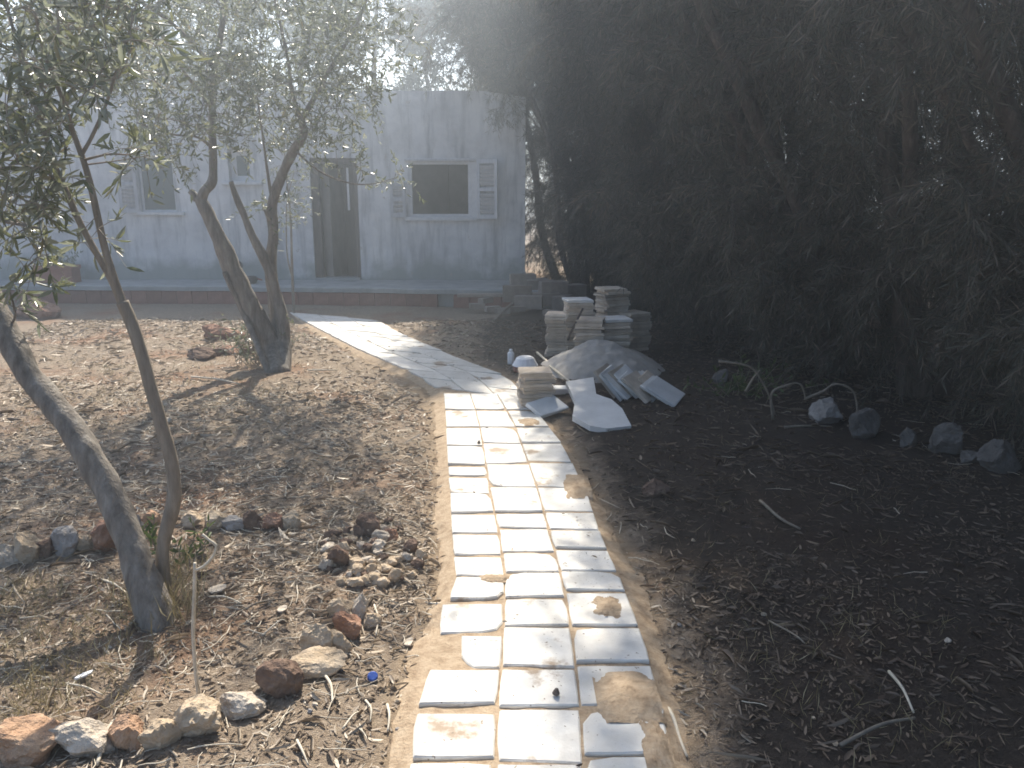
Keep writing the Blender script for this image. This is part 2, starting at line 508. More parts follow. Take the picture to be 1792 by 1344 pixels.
gme = mesh_from('ground', np.stack([GX, GY, GZ], -1).reshape(-1, 3), F, M['soil'], True, col=np.clip((0.62 - path_dist(GX, GY)) / 0.24, 0, 1) * .7)
at_ = gme.attributes.new('mould_shade', 'FLOAT', 'POINT')
at_.data.foreach_set('value', mould_shade(GX.ravel(), GY.ravel()).astype(np.float32) * .6)
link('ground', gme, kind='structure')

# path: sandy bed with the paving tiles as its pieces
na = len(PC)
ts = np.linspace(-0.14, 1.14, 27)
BV = []
for i in range(na):
    for t in ts:
        p = PL[i] * (1 - t) + PR[i] * t
        BV.append((p[0], p[1], 0.0))
BV = np.array(BV)
T = np.tile(ts, na)
edge = np.clip((np.abs(T - 0.5) - 0.48) / 0.16, 0, 1)
wob = fbm2(BV[:, 0], BV[:, 1], 5, 3, 77)
BV[:, 2] = 0.009 + 0.008 * fbm2(BV[:, 0], BV[:, 1], 14, 2, 5) - edge * 0.045 + edge * 0.035 * wob
bi = np.arange(na * len(ts)).reshape(na, len(ts))
BF = np.stack([bi[:-1, :-1], bi[:-1, 1:], bi[1:, 1:], bi[1:, :-1]], -1).reshape(-1, 4)
path = link('garden_path', mesh_from('path_bed', BV, BF, M['sand_bed'], True), kind='structure')

rng = random.Random(5)
def tile_mesh(quad, thick=0.035, z=0.02, gap=0.004, chip=None):
    """irregular slab from four ground corners"""
    q = [np.array(c[:2]) for c in quad]
    ctr = sum(q) / 4
    pts = []
    for i in range(4):
        a, b = q[i], q[(i + 1) % 4]
        for t in (0.0, 0.33, 0.67):
            pts.append(a * (1 - t) + b * t)
    out = []
    for i, p in enumerate(pts):
        d = p - ctr
        L = np.linalg.norm(d)
        k = gap * rng.uniform(0.3, 1.2) + (0.003 * rng.random())
        if i % 3 == 0:
            k += 0.007 * rng.random()
        if chip is not None and i == chip * 3:
            k += rng.uniform(.005, .035)
        out.append(p - d / L * k)
    n = len(out)
    tx, ty = rng.uniform(-.012, .012), rng.uniform(-.012, .012)
    V = []
    for (ins, zz) in ((0.0, z - thick), (0.0, z - 0.005), (0.006, z)):
        for p in out:
            d = ctr - p
            pp = p + d / np.linalg.norm(d) * ins
            V.append((pp[0], pp[1], zz + (pp - ctr) @ np.array([tx, ty])))
    Fc = [tuple(range(2 * n, 3 * n))]
    for r in range(2):
        for j in range(n):
            k = (j + 1) % n
            Fc.append((r * n + j, r * n + k, (r + 1) * n + k, (r + 1) * n + j))
    return mesh_from('paving_tile', np.array(V), Fc, M['tile'])

# traced tile joints of the straight run (photo rows), then rows along the bend
CY = np.array([690, 735, 783, 860, 940, 1020, 1090, 1140, 1210, 1250, 1344, 1440])
C0 = np.array([776, 780, 781, 786, 790, 797, 772, 770, 735, 728, 715, 700])
C1 = np.array([822, 837, 846, 857, 874, 885, 880, 882, 871, 870, 868, 864])
C2 = np.array([868, 896, 914, 941, 963, 984, 998, 1004, 1010, 1017, 1020, 1024])
C3 = np.array([918, 950, 986, 1027, 1053, 1088, 1116, 1134, 1150, 1163, 1178, 1194])
ROWS = [
 [(1440, 1342), (1336, 1256), (1241, 1180), (1176, 1118), (1114, 1062), (1056, 1016), (1014, 980), (976, 940), (938, 905), (902, 868), (867, 840), (837, 822), (817, 784), (783, 752), (750, 722), (720, 692)],
 [(1440, 1346), (1342, 1247), (1244, 1179), (1174, 1104), (1102, 1054), (1051, 1008), (1007, 974), (971, 930), (929, 904), (901, 858), (857, 818), (814, 780), (779, 752), (750, 722), (720, 692)],
 [(1440, 1330), (1328, 1246), (1242, 1170), (1166, 1105), (1102, 1043), (1040, 1007), (1005, 969), (966, 934), (932, 902), (899, 858), (857, 815), (811, 780), (779, 752), (750, 722), (720, 692)],
]
CC = [C0, C1, C2, C3]
ntile = 0
for c in range(3):
    for (yb, yt) in ROWS[c]:
        j = rng.uniform(-1.5, 1.5)
        def X(col, y):
            return float(np.interp(y, CY, CC[col]))
        x0b, x0t = X(c, yb), X(c, yt)
        if c == 0 and yb == 1176:
            x0b, x0t = 805, 806
        if c == 0 and yb == 1114:
            x0b, x0t = 767, 771
        q = [onG(x0b, yb + j), onG(X(c + 1, yb), yb - j), onG(X(c + 1, yt), yt), onG(x0t, yt)]
        me = tile_mesh(q, z=0.018 + rng.uniform(-.003, .004), chip=rng.choice([None] * 6 + [0, 1, 2, 3]))
        link('paving_tile', me, path)
        ntile += 1
# the bend towards the terrace
i0 = int(np.argmin(np.abs(PC[:, 1] - onG(850, 690)[1])))
seg = np.r_[0, np.cumsum(np.linalg.norm(np.diff(PC[i0:], axis=0), axis=1))]
for c in range(3):
    s, tot = 0.0, seg[-1]
    while s < tot - 0.1:
        l = rng.uniform(0.26, 0.46)
        e = min(s + l, tot)
        ia, ib = i0 + np.interp([s, e], seg, np.arange(len(seg)))
        def P(fi, t):
            a = np.array([np.interp(fi, np.arange(na), PL[:, k]) for k in (0, 1)])
            b_ = np.array([np.interp(fi, np.arange(na), PR[:, k]) for k in (0, 1)])
            return a * (1 - t) + b_ * t
        q = [P(ia, c / 3), P(ia, (c + 1) / 3), P(ib, (c + 1) / 3), P(ib, c / 3)]
        link('paving_tile', tile_mesh(q, z=0.019 + rng.uniform(-.003, .004), chip=rng.choice([None, None, 0, 1, 2, 3])), path)
        s = e

# soil washed over the tiles
def spill(px, py, rx, ry, seed, label, h=.0075):
    s_ = mpp(px, py)
    c = onG(px, py, .02)
    n = 40
    g_ = np.linspace(-1.15, 1.15, n)
    X_, Y_ = np.meshgrid(g_, g_)
    rr_ = np.sqrt(X_ ** 2 + Y_ ** 2) + .7 * fbm2(X_ + seed, Y_, 1.8, 5, seed)
    Z_ = np.where(rr_ < 1.6, h * (1 - rr_ ** 2) + .003 * fbm2(X_, Y_, 9, 2, seed), -.05)
    Z_ = np.maximum(Z_, -.03)
    ii_ = np.arange(n * n).reshape(n, n)
    F_ = np.stack([ii_[:-1, :-1], ii_[:-1, 1:], ii_[1:, 1:], ii_[1:, :-1]], -1).reshape(-1, 4)
    link('spilled_soil', mesh_from('spilled_soil', np.stack([X_ * rx * s_, Y_ * ry * s_, Z_], -1).reshape(-1, 3), F_, M['sand_bed'], True), None, (c[0], c[1], .021), kind='stuff', label=label, category='soil')
spill(1098, 1218, 48, 62, 3, 'brown soil washed over the tiles at the shaded path edge')
spill(1150, 1310, 22, 70, 8, 'brown soil along the shaded outer tile')
spill(1062, 1062, 22, 34, 5, 'small tongue of soil over the right hand tiles')
spill(868, 1012, 26, 14, 11, 'thin sand smear over the joint between left and middle tiles')
spill(1010, 850, 20, 50, 15, 'sand spilled over the outer tiles before the bend')
spill(925, 738, 16, 22, 19, 'sand spilled at the inner bend beside the small tile stack')

# ------------------------------------------------------------------ the house
HY = 13.4
def wx(px, py=400):   # photo column -> x on the wall plane
    return float(onY(px, py, HY)[0])
def wz(py):
    return float(onY(700, py, HY)[2])
FLOOR = wz(490)
ROOF = wz(157)
HX1 = wx(919)
HX0 = -11.0
house = thing('house', 'single storey flat roofed white plastered house with stain marked walls and shuttered windows', 'house', (HX1, HY, 0), math.radians(-0.9))
def hx(px, py=400):
    return wx(px, py) - HX1
win_r = (hx(716), hx(826), wz(381), wz(281))
win_s = (hx(397, 300), hx(441, 300), wz(318), wz(260))
win_l = (hx(246), hx(308), wz(371), wz(272))
door_o = (hx(546), hx(628), FLOOR, wz(276))

def wall_mesh(x0, x1, z0, z1, holes, t, step=0.16):
    bx = sorted(set([x0, x1] + [h[0] for h in holes] + [h[1] for h in holes]))
    bz = sorted(set([z0, z1] + [h[2] for h in holes] + [h[3] for h in holes]))
    def fill(bb):
        o = []
        for a, b_ in zip(bb[:-1], bb[1:]):
            n = max(1, int(round((b_ - a) / step)))
            o += list(np.linspace(a, b_, n + 1)[:-1])
        return o + [bb[-1]]
    X, Z = fill([b_ for b_ in bx if x0 <= b_ <= x1]), fill([b_ for b_ in bz if z0 <= b_ <= z1])
    nX, nZ = len(X), len(Z)
    solid = np.ones((nX - 1, nZ - 1), bool)
    for i in range(nX - 1):
        for k in range(nZ - 1):
            cx_, cz_ = (X[i] + X[i + 1]) / 2, (Z[k] + Z[k + 1]) / 2
            for h in holes:
                if h[0] < cx_ < h[1] and h[2] < cz_ < h[3]:
                    solid[i, k] = False
    V = []
    for s, y in ((0, 0.0), (1, t)):
        for i in range(nX):
            for k in range(nZ):
                nzv = float(vnoise(np.array([[X[i] * 1.3, 3.3, Z[k] * 1.3]]), 9)[0]) * 0.012 if s == 0 else 0
                zz = Z[k]
                if k == nZ - 1:
                    zz += float(vnoise(np.array([[X[i] * 1.1, 7.7, s * .2]]), 19)[0]) * 0.035
                    if X[i] > -0.75:
                        zz -= (X[i] + 0.75) * 0.16
                V.append((X[i], y + nzv, zz))
    I = lambda s, i, k: s * nX * nZ + i * nZ + k
    Fc = []
    for i in range(nX - 1):
        for k in range(nZ - 1):
            if not solid[i, k]:
                continue
            Fc.append((I(0, i, k), I(0, i + 1, k), I(0, i + 1, k + 1), I(0, i, k + 1)))
            Fc.append((I(1, i, k), I(1, i, k + 1), I(1, i + 1, k + 1), I(1, i + 1, k)))
            for (di, dk, a, b_) in ((-1, 0, (i, k), (i, k + 1)), (1, 0, (i + 1, k + 1), (i + 1, k)), (0, -1, (i + 1, k), (i, k)), (0, 1, (i, k + 1), (i + 1, k + 1))):
                ii, kk = i + di, k + dk
                if not (0 <= ii < nX - 1 and 0 <= kk < nZ - 1) or not solid[ii, kk]:
                    Fc.append((I(0, *a), I(0, *b_), I(1, *b_), I(1, *a)))
    return mesh_from('front_wall', np.array(V), Fc, M['wall'])

WT = 0.24
HD = 5.2
link('front_wall', wall_mesh(HX0 - HX1, 0, -0.1, ROOF, [win_r, win_s, win_l, door_o], WT), house)
bxs = Boxes()
bxs.add(-0.24, -0.002, WT + .002, HD, -0.1, ROOF - 0.12)
link('side_wall', bxs.mesh('side_wall', M['wall']), house)
bxs = Boxes()
bxs.add(HX0 - HX1, HX0 - HX1 + .24, WT + .002, HD, -0.1, ROOF - 0.05)
link('side_wall', bxs.mesh('side_wall', M['wall']), house)
bxs = Boxes(); bxs.add(HX0 - HX1 + .25, -0.25, HD - .24, HD - .01, -0.1, ROOF - 0.06)
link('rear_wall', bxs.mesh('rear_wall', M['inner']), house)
bxs = Boxes(); bxs.add(HX0 - HX1 + .245, -.245, WT + .003, HD - .243, ROOF - .42, ROOF - .24)
link('roof', bxs.mesh('roof', M['concrete']), house)
bxs = Boxes(); bxs.add(HX0 - HX1 + .245, -.245, WT + .003, HD - .243, -.05, FLOOR + .004)
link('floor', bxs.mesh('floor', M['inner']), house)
# partition seen dimly through the big window, with an inner doorway
bxs = Boxes()
wdt = (win_r[0], win_r[1])
bxs.add(-3.3, win_r[0] + .42, 2.6, 2.72, FLOOR + .006, ROOF - .425)
bxs.add(win_r[0] + 1.15, -.25, 2.6, 2.72, FLOOR + .006, ROOF - .425)
bxs.add(win_r[0] + .422, win_r[0] + 1.148, 2.6, 2.72, FLOOR + 2.02, ROOF - .425)
bxs.add(-3.42, -3.302, WT + .005, HD - .25, FLOOR + .006, ROOF - .425)
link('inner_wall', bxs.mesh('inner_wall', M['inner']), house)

def window(name, w, label, sill=True, depth=0.07, fw=0.05, pane=True, mullion=None):
    x0, x1, z0, z1 = w
    fr = Boxes()
    y0, y1 = depth, depth + .05
    fr.add(x0 + .002, x0 + fw, y0, y1, z0 + .002, z1 - .002, .004)
    fr.add(x1 - fw, x1 - .002, y0, y1, z0 + .002, z1 - .002, .004)
    fr.add(x0 + fw + .001, x1 - fw - .001, y0 + .002, y1 - .002, z1 - fw, z1 - .002, .004)
    fr.add(x0 + fw + .001, x1 - fw - .001, y0 + .002, y1 - .002, z0 + .002, z0 + fw, .004)
    f = link('window', fr.mesh('window_frame', M['frame']), house, label=label)
    if pane:
        link('pane', Boxes().add(x0 + fw - .004, x1 - fw + .004, y0 + .018, y0 + .026, z0 + fw - .004, z1 - fw + .004).mesh('pane', M['glass']), f)
    if sill:
        link('sill', Boxes().add(x0 - .12, x1 + .14, -.06, depth - .002, z0 - .055, z0 + .003, .008).mesh('sill', M['frame']), f)
    return f
f = window('window', win_r, 'wide open window hole with a white frame', sill=False, depth=.02, fw=.06, pane=False)
link('lintel_board', Boxes().add(win_r[0] - .05, win_r[1] + .07, -.03, .018, win_r[3] - .01, win_r[3] + .035, .006).mesh('lintel_board', M['shutter']), f)
link('sill', Boxes().add(win_r[0] - .06, win_r[1] + .08, -.045, .018, win_r[2] - .05, win_r[2] + .012, .006).mesh('sill', M['frame']), f)
window('window', win_s, 'small square recessed window with a thick white frame', depth=.12, fw=.10)
window('window', win_l, 'tall narrow window half hidden by olive leaves', depth=.06, fw=.035)

def shutter(xa, xb, z0, z1, lean, hinge, label):
    """louvred leaf folded back on the wall; lean opens it off the wall"""
    w = abs(xb - xa)
    s = 1 if xb > xa else -1
    e = link('shutter', None, house, (xa, -.02, 0), (0, 0, -s * lean), label=label)
    o = 0.0
    fr = Boxes()
    def X(a, b_):
        return (min(a * s, b_ * s), max(a * s, b_ * s))
    for a, b_ in ((0, .05), (w - .05, w)):
        fr.add(*X(a, b_), -.03, .004, z0, z1, .004)
    for a, b_ in ((z0 + .001, z0 + .07), (z1 - .07, z1 - .001), ((z0 + z1) / 2 - .03, (z0 + z1) / 2 + .03)):
        fr.add(*X(.051, w - .051), -.028, .002, a, b_, .004)
    body = fr.mesh('shutter_frame', M['shutter'])
    e.data = None
    link('stile_frame', body, e)
    n = int((z1 - z0) / .06)
    sm = Boxes().add(*X(.05, w - .05), -.004, .004, -.03, .03, 0).mesh('slat', M['shutter'])
    for i in range(1, n):
        z = z0 + (z1 - z0) * i / n
        if abs(z - (z0 + z1) / 2) < .05 or z < z0 + .09 or z > z1 - .09:
            continue
        link('slat', sm, e, (0, -.013, z), (math.radians(35), 0, 0))
    return e
shutter(win_r[1] + .10, win_r[1] + .46, win_r[2] - .02, win_r[3] + .02, .35, 1, 'faded shutter standing off the wall by the wide window')
shutter(win_r[0] - .05, win_r[0] - .30, win_r[2] - .0, win_r[2] + .58, .15, -1, 'broken half height pale shutter leaf by the wide window')
shutter(win_l[0] - .03, win_l[0] - .32, win_l[2] - .02, win_l[3] + .02, .5, -1, 'faded grey shutter swung off the wall by the narrow window')

# doorway: brown frame, leaf swung inwards with a pale edge strip
fr = Boxes()
x0, x1, z0, z1 = door_o
fr.add(x0 + .002, x0 + .13, .03, .15, z0 + .004, z1 - .002, .005)
fr.add(x1 - .07, x1 - .002, .03, .15, z0 + .004, z1 - .002, .005)
fr.add(x0 + .131, x1 - .071, .032, .148, z1 - .09, z1 - .002, .005)
dr = link('door', fr.mesh('door_frame', M['dark_wood']), house)
lf = link('door_leaf', Boxes().add(-.64, 0, -.02, .02, z0 + .012, z1 - .095, .004).mesh('door_leaf', M['dark_wood']), dr, (x1 - .075, .17, 0), (0, 0, math.radians(-62)))
link('glazing_strip', Boxes().add(x1 - .20, x1 - .165, .10, .118, z0 + 1.15, z1 - .15, .004).mesh('glazing_strip', M['frame']), dr)
link('threshold', Boxes().add(x0 + .01, x1 - .01, -.10, WT, z0 - .02, z0 + .035, .006).mesh('threshold', M['concrete']), dr)

# low round vent on the wall and one under the parapet
def disc(r, t, mat, name, n=20):
    tb = Tubes()
    tb.add([(0, 0, 0), (0, -t * .6, 0), (0, -t, 0), (0, -t * .7, 0)], [r, r, r * .86, r * .7], n)
    return tb.mesh(name, mat)
for px, py, r, lab in ((414, 465, .085, 'small black round vent low on the white wall beside the olive trunk'), (403, 158, .07, 'small dark round pipe hole high under the roof edge')):
    p = onY(px, py, HY)
    link('vent', disc(r, .05, M['black'], 'vent'), None, (p[0], HY - .02 + (HX1 - p[0]) * math.tan(math.radians(.9)), p[2]), label=lab, category='vent')

# ------------------------------------------------------------------ the terrace
TY = {-11.5: 12.75, -4.5: 12.45, -1.5: 12.1, 0.62: 11.75}
tx = sorted(TY)
def ty(x):
    return float(np.interp(x, tx, [TY[k] for k in tx]))
terrace = thing('terrace', 'raised grey concrete terrace with red brick riser along the white house', 'terrace', (0, 0, 0))
n = 60
V, Fc = [], []
X = np.linspace(-11.5, 0.62, n)
for x in X:
    yb = HY + (HX1 - x) * math.tan(math.radians(.9)) - .012 if x < HX1 else HY + .4
    e = 0.012 * float(vnoise(np.array([[x * 3, 1, 1]]), 4)[0])
    for (y, z) in ((ty(x) - .05 + e, FLOOR - .075), (ty(x) - .05 + e, FLOOR - .012), (ty(x) - .035 + e, FLOOR), (yb, FLOOR + .003), (yb, FLOOR - .075)):
        V.append((x, y, z + 0.006 * float(vnoise(np.array([[x * 2, y * 2, 2]]), 8)[0])))
for i in range(n - 1):
    for j in range(5):
        k = (j + 1) % 5
        Fc.append((i * 5 + j, i * 5 + k, i * 5 + 5 + k, i * 5 + 5 + j)[::-1])
Fc += [(0, 1, 2, 3, 4), tuple((n - 1) * 5 + j for j in (4, 3, 2, 1, 0))]
link('slab', mesh_from('slab', np.array(V), Fc, M['concrete']), terrace)
bm_ = Boxes().add(-.118, .118, -.05, .05, -.118, .118, .008).mesh('brick', M['brick'])
fill = Boxes()
for i in range(n - 1):
    a, b_ = X[i], X[i + 1]
    if a > .45:
        continue
    fill.add(a, b_, ty((a + b_) / 2) + .08, ty((a + b_) / 2) + .12, -.1, FLOOR - .08)
link('riser_core', fill.mesh('riser_core', M['concrete']), terrace)
x = -11.3
r2 = random.Random(3)
while x < 0.45:
    if not (-1.25 < x < -0.95):
        ang = math.atan2(ty(x + .1) - ty(x - .1), .2)
        o = link('brick', bm_, terrace, (x, ty(x) + .02 + r2.uniform(-.008, .008), FLOOR - .20 + r2.uniform(-.006, .004)), (0, r2.uniform(-.02, .02), ang))
    x += .245

# planter box with a plant
p = onY(102, 484, 12.95)
pl = thing('planter', 'red terracotta trough planter with a drooping plant on the terrace', 'planter', (p[0], 12.95, FLOOR + .002))
tr = Boxes()
tr.add(-.28, .28, -.11, .11, .0, .012)
for a in ((-.30, .30, -.13, -.105), (-.30, .30, .105, .13)):
    tr.add(*a, .0, .27, .006)
for a in ((-.30, -.275), (.275, .30)):
    tr.add(*a, -.104, .104, .001, .269, .006)
link('trough', tr.mesh('trough', M['terracotta']), pl)
link('rim', Boxes().add(-.315, .315, -.145, -.132, .22, .285, .004).add(-.315, .315, .132, .145, .22, .285, .004).mesh('rim', M['terracotta']), pl)
link('soil_fill', Boxes().add(-.274, .274, -.103, .103, .014, .24).mesh('soil_fill', M['soil']), pl)

# ------------------------------------------------------------------ leaves and trees
def leaf_mesh(name, pos, dirs, length, width, mat, seed=0, tint=None, fold=0.25, curl=0.0, up=None, slim=False):
    r = np.random.default_rng(seed)
    n = len(pos)
    d = dirs / (np.linalg.norm(dirs, axis=1)[:, None] + 1e-9)
    u = r.normal(size=(n, 3)) if up is None else up + r.normal(size=(n, 3)) * .5
    s = np.cross(d, u); s /= np.linalg.norm(s, axis=1)[:, None] + 1e-9
    nn = np.cross(s, d)
    L, W = np.broadcast_to(length, (n,))[:, None], np.broadcast_to(width, (n,))[:, None]
    cu = (curl * r.uniform(-1, 1, (n, 1))) * L
    def pt(t, w, lift):
        return pos + d * L * t + s * W * w + nn * (lift * W + cu * (4 * t * (1 - t)))
    if slim:
        V = np.stack([pt(0, 0, 0), pt(.45, .55, 0), pt(1, 0, 0), pt(.45, -.55, 0)], 1)
        Fq = np.array([[0, 1, 2, 3]])
        k = 4
    else:
        V = np.stack([pt(0, 0, 0), pt(.28, -.5, fold), pt(.7, -.42, fold), pt(1, 0, 0), pt(.7, .42, fold), pt(.28, .5, fold)], 1)
        Fq = np.array([[0, 3, 2, 1], [0, 5, 4, 3]])
        k = 6
    Fa = (np.arange(n)[:, None, None] * k + Fq[None]).reshape(-1, 4)
    if tint is None:
        tint = r.beta(2, 2, n)
    return mesh_from(name, V.reshape(-1, 3), Fa, mat, False, np.repeat(tint, k))

class Tree:
    def __init__(s, seed):
        s.r = np.random.default_rng(seed)
        s.trunk, s.limbs, s.nodes, s.rad = Tubes(), Tubes(), [], []
        s.lp, s.ld, s.ll = [], [], []
        s.seed = seed
    def limb(s, pts, r0, r1, sides=9, main=True, n=6, power=1.0, nodes=(0.35, 1.0)):
        P = catmull(pts, n)
        t = np.linspace(0, 1, len(P))
        R = r0 + (r1 - r0) * t ** power
        (s.trunk if main else s.limbs).add(P, R, sides, True, 0.13 if r0 > .03 else .08, s.seed)
        for i in range(len(P)):
            if nodes[0] <= t[i] <= nodes[1]:
                s.nodes.append(P[i]); s.rad.append(R[i])
    def clusters(s, C, rb=0.012, droop=0.0, twigs=4, twig_len=0.2, leaves=8, leaf_len=0.05, min_r=0.003, spread=1.0, along=True, twig_r=.0018):
        C = np.asarray(C)
        N = np.array(s.nodes)
        d0 = np.array([np.min(np.linalg.norm(N - c, axis=1)) for c in C])
        for ci in np.argsort(d0):
            c = C[ci]
            N = np.array(s.nodes)
            dv = c - N
            dist = np.linalg.norm(dv, axis=1) + np.where(N[:, 2] > c[2] + .05, 0.5 * (N[:, 2] - c[2]), 0)
            k = int(np.argmin(dist))
            a, L = N[k], np.linalg.norm(dv[k])
            r0 = min(s.rad[k] * .6, rb * (0.4 + L))
            r0 = max(r0, min_r)
            mid = (a + c) / 2 + s.r.normal(size=3) * .12 * L + np.array([0, 0, .10 * L * (1 - 2 * droop)])
            t = np.linspace(0, 1, 5)[:, None]
            P = a * (1 - t) ** 2 + 2 * mid * t * (1 - t) + c * t ** 2
            s.limbs.add(P, np.linspace(r0, min_r * .7, 5), 4, False)
            for i in (2, 3, 4):
                s.nodes.append(P[i]); s.rad.append(r0 + (min_r * .7 - r0) * i / 4)
            out = dv[k] / (L + 1e-6)
            for q in range(twigs):
                st = P[s.r.integers(2, 5)] if along else c
                dd = out * .6 + s.r.normal(size=3) * .75 * spread + np.array([0, 0, .25 - 1.4 * droop])
                dd /= np.linalg.norm(dd)
                tl = twig_len * s.r.uniform(.6, 1.3)
                T = np.linspace(0, 1, 3)[:, None]
                TP = st + dd * tl * T + np.array([0, 0, -1.0]) * (tl * .25) * T ** 2
                s.limbs.add(TP, [twig_r, twig_r * .8, twig_r * .5], 3, False)
                tt = s.r.uniform(.12, 1.05, leaves)
                lp = st + dd * tl * tt[:, None] + np.array([0, 0, -1.0]) * (tl * .25) * tt[:, None] ** 2
                ld = dd * .7 + s.r.normal(size=(leaves, 3)) * .6 + np.array([0, 0, -droop * 1.3])
                s.lp.append(lp); s.ld.append(ld)
                s.ll.append(leaf_len * s.r.uniform(.65, 1.25, leaves))
    def build(s, name, label, cat, bark, leafmat, wratio=0.2, group=None, slim=False, fold=.25, curl=0.05, loc=(0, 0, 0), limbmat=None, crown_name='crown', tint=None):
        t = thing(name, label, cat, loc, 0, group)
        link('trunk', s.trunk.mesh('trunk', bark), t)
        if s.limbs.V:
            link('branches', s.limbs.mesh('branches', limbmat or bark), t)
        if s.lp:
            lp, ld, ll = np.concatenate(s.lp), np.concatenate(s.ld), np.concatenate(s.ll)
            link(crown_name, leaf_mesh('crown', lp, ld, ll, ll * wratio, leafmat, s.seed, fold=fold, curl=curl, slim=slim, tint=tint), t)
        return t

def px_cluster(r, ells, Y0, Y1, n):
    """sample foliage centres in ellipses seen in the photo, spread in depth between Y0 and Y1"""
    A = np.array([e[2] * e[3] * (e[4] if len(e) > 4 else 1) for e in ells], float)
    out = []
    for k in r.choice(len(ells), n, p=A / A.sum()):
        e = ells[k]
        a, q = r.uniform(0, 2 * np.pi), math.sqrt(r.random())
        out.append(onY(e[0] + e[2] * q * math.cos(a), e[1] + e[3] * q * math.sin(a), r.uniform(Y0, Y1)))
    return np.array(out)

def gpt(px, py, dz=-.03):
    p = at_g(px, py)
    return p + np.array([0, 0, dz])

# --- old olive in the middle of the yard (several stems from one stool)
T = Tree(21)
YB = at_g(487, 640)[1]
def B(px, py, dy=0.0):
    return onY(px, py, YB + dy)
base = gpt(487, 650, -.06)
T.limb([base, B(478, 610), B(440, 540, -.02), B(412, 480, -.05), B(385, 420, -.08), B(362, 372, -.1), B(349, 345, -.1)], .115, .052, 12, nodes=(.9, 1))
T.limb([B(352, 352, -.1), B(358, 335, -.1), B(371, 318, -.08), B(374, 285, -.06), B(371, 230, -.05), B(372, 180, -.05), B(376, 120, -.1), B(388, 50, -.2), B(400, -60, -.3)], .050, .02, 10, nodes=(.4, 1))
T.limb([B(371, 190, -.05), B(350, 160, -.2), B(325, 130, -.35), B(290, 70, -.6), B(250, 0, -.8)], .022, .008, 7, nodes=(.3, 1))
T.limb([B(345, 350, -.1), B(339, 340, -.1), B(333, 334, -.1)], .035, .028, 9, nodes=(2, 2))
T.limb([base + np.array([.05, .02, 0]), B(497, 605), B(494, 560, .05), B(484, 520, .08), B(474, 478, .08), B(456, 440, .05), B(441, 410, .05), B(425, 372, .05), B(411, 340, .05), B(404, 318, .05)], .075, .022, 10, nodes=(.95, 1))
T.limb([base + np.array([.02, .1, 0]), B(487, 570, .15), B(480, 520, .2), B(474, 470, .2), B(478, 410, .18), B(476, 360, .15), B(492, 310, .12), B(515, 262, .1), B(531, 235, .08), B(527, 208, .08)], .07, .034, 10, nodes=(.6, 1))
T.limb([B(527, 210, .08), B(545, 180, .05), B(575, 125, 0), B(600, 85, -.05), B(630, 30, -.1), B(655, -40, -.1)], .028, .01, 8, nodes=(.2, 1))
T.limb([B(526, 208, .08), B(512, 165, 0), B(505, 110, -.2), B(490, 40, -.4), B(470, -50, -.6)], .022, .008, 7, nodes=(.2, 1))
T.limb([B(478, 365, .15), B(468, 300, .1), B(460, 240, 0), B(450, 170, -.2)], .018, .006, 6, nodes=(.2, 1))
T.limb([B(478, 395, .18), B(470, 380, .1), B(462, 366, .05)], .02, .012, 6, nodes=(2, 2))
T.limb([B(515, 262, .1), B(560, 300, -.1), B(610, 320, -.2), B(650, 322, -.2), B(690, 312, -.2)], .012, .004, 5, nodes=(.4, 1))
T.limb([base + np.array([-.05, -.06, 0]), B(432, 560, -.1), B(405, 505, -.12), B(392, 476, -.14)], .035, .02, 7, nodes=(2, 2))
T.limb([B(373, 260, -.05), B(345, 240, -.5), B(300, 235, -1.0), B(240, 215, -1.6)], .014, .005, 6, nodes=(.3, 1))
T.limb([B(376, 120, -.1), B(300, 40, -.9), B(200, -20, -1.6), B(90, -60, -2.0)], .02, .006, 6, nodes=(.3, 1))
r = np.random.default_rng(4)
C = np.concatenate([
 px_cluster(r, [(330, 70, 130, 110), (470, 50, 170, 110), (610, 70, 110, 95), (500, 205, 85, 70), (430, 170, 90, 70)], YB - 1.0, YB + .75, 215),
 px_cluster(r, [(300, 240, 90, 60), (270, 120, 130, 90), (180, 40, 140, 90)], YB - 2.3, YB - .4, 95),
 px_cluster(r, [(400, -120, 330, 120), (600, -80, 160, 100)], YB - 2.2, YB + .7, 150),
 px_cluster(r, [(585, 230, 55, 40), (665, 300, 50, 22), (620, 160, 70, 40)], YB - .4, YB + .4, 34),
 px_cluster(r, [(300, -100, 260, 130), (120, -60, 200, 120)], YB - 2.6, YB - .8, 70),
 px_cluster(r, [(475, 365, 25, 16), (490, 345, 16, 12)], YB, YB + .3, 4)])
T.clusters(C, .011, .05, 5, .26, 9, .058)
T.build('olive_tree', 'old grey olive tree with several crooked stems and broken stubs beside the path bend', 'tree', M['bark_grey'], M['olive_leaf'], .24)

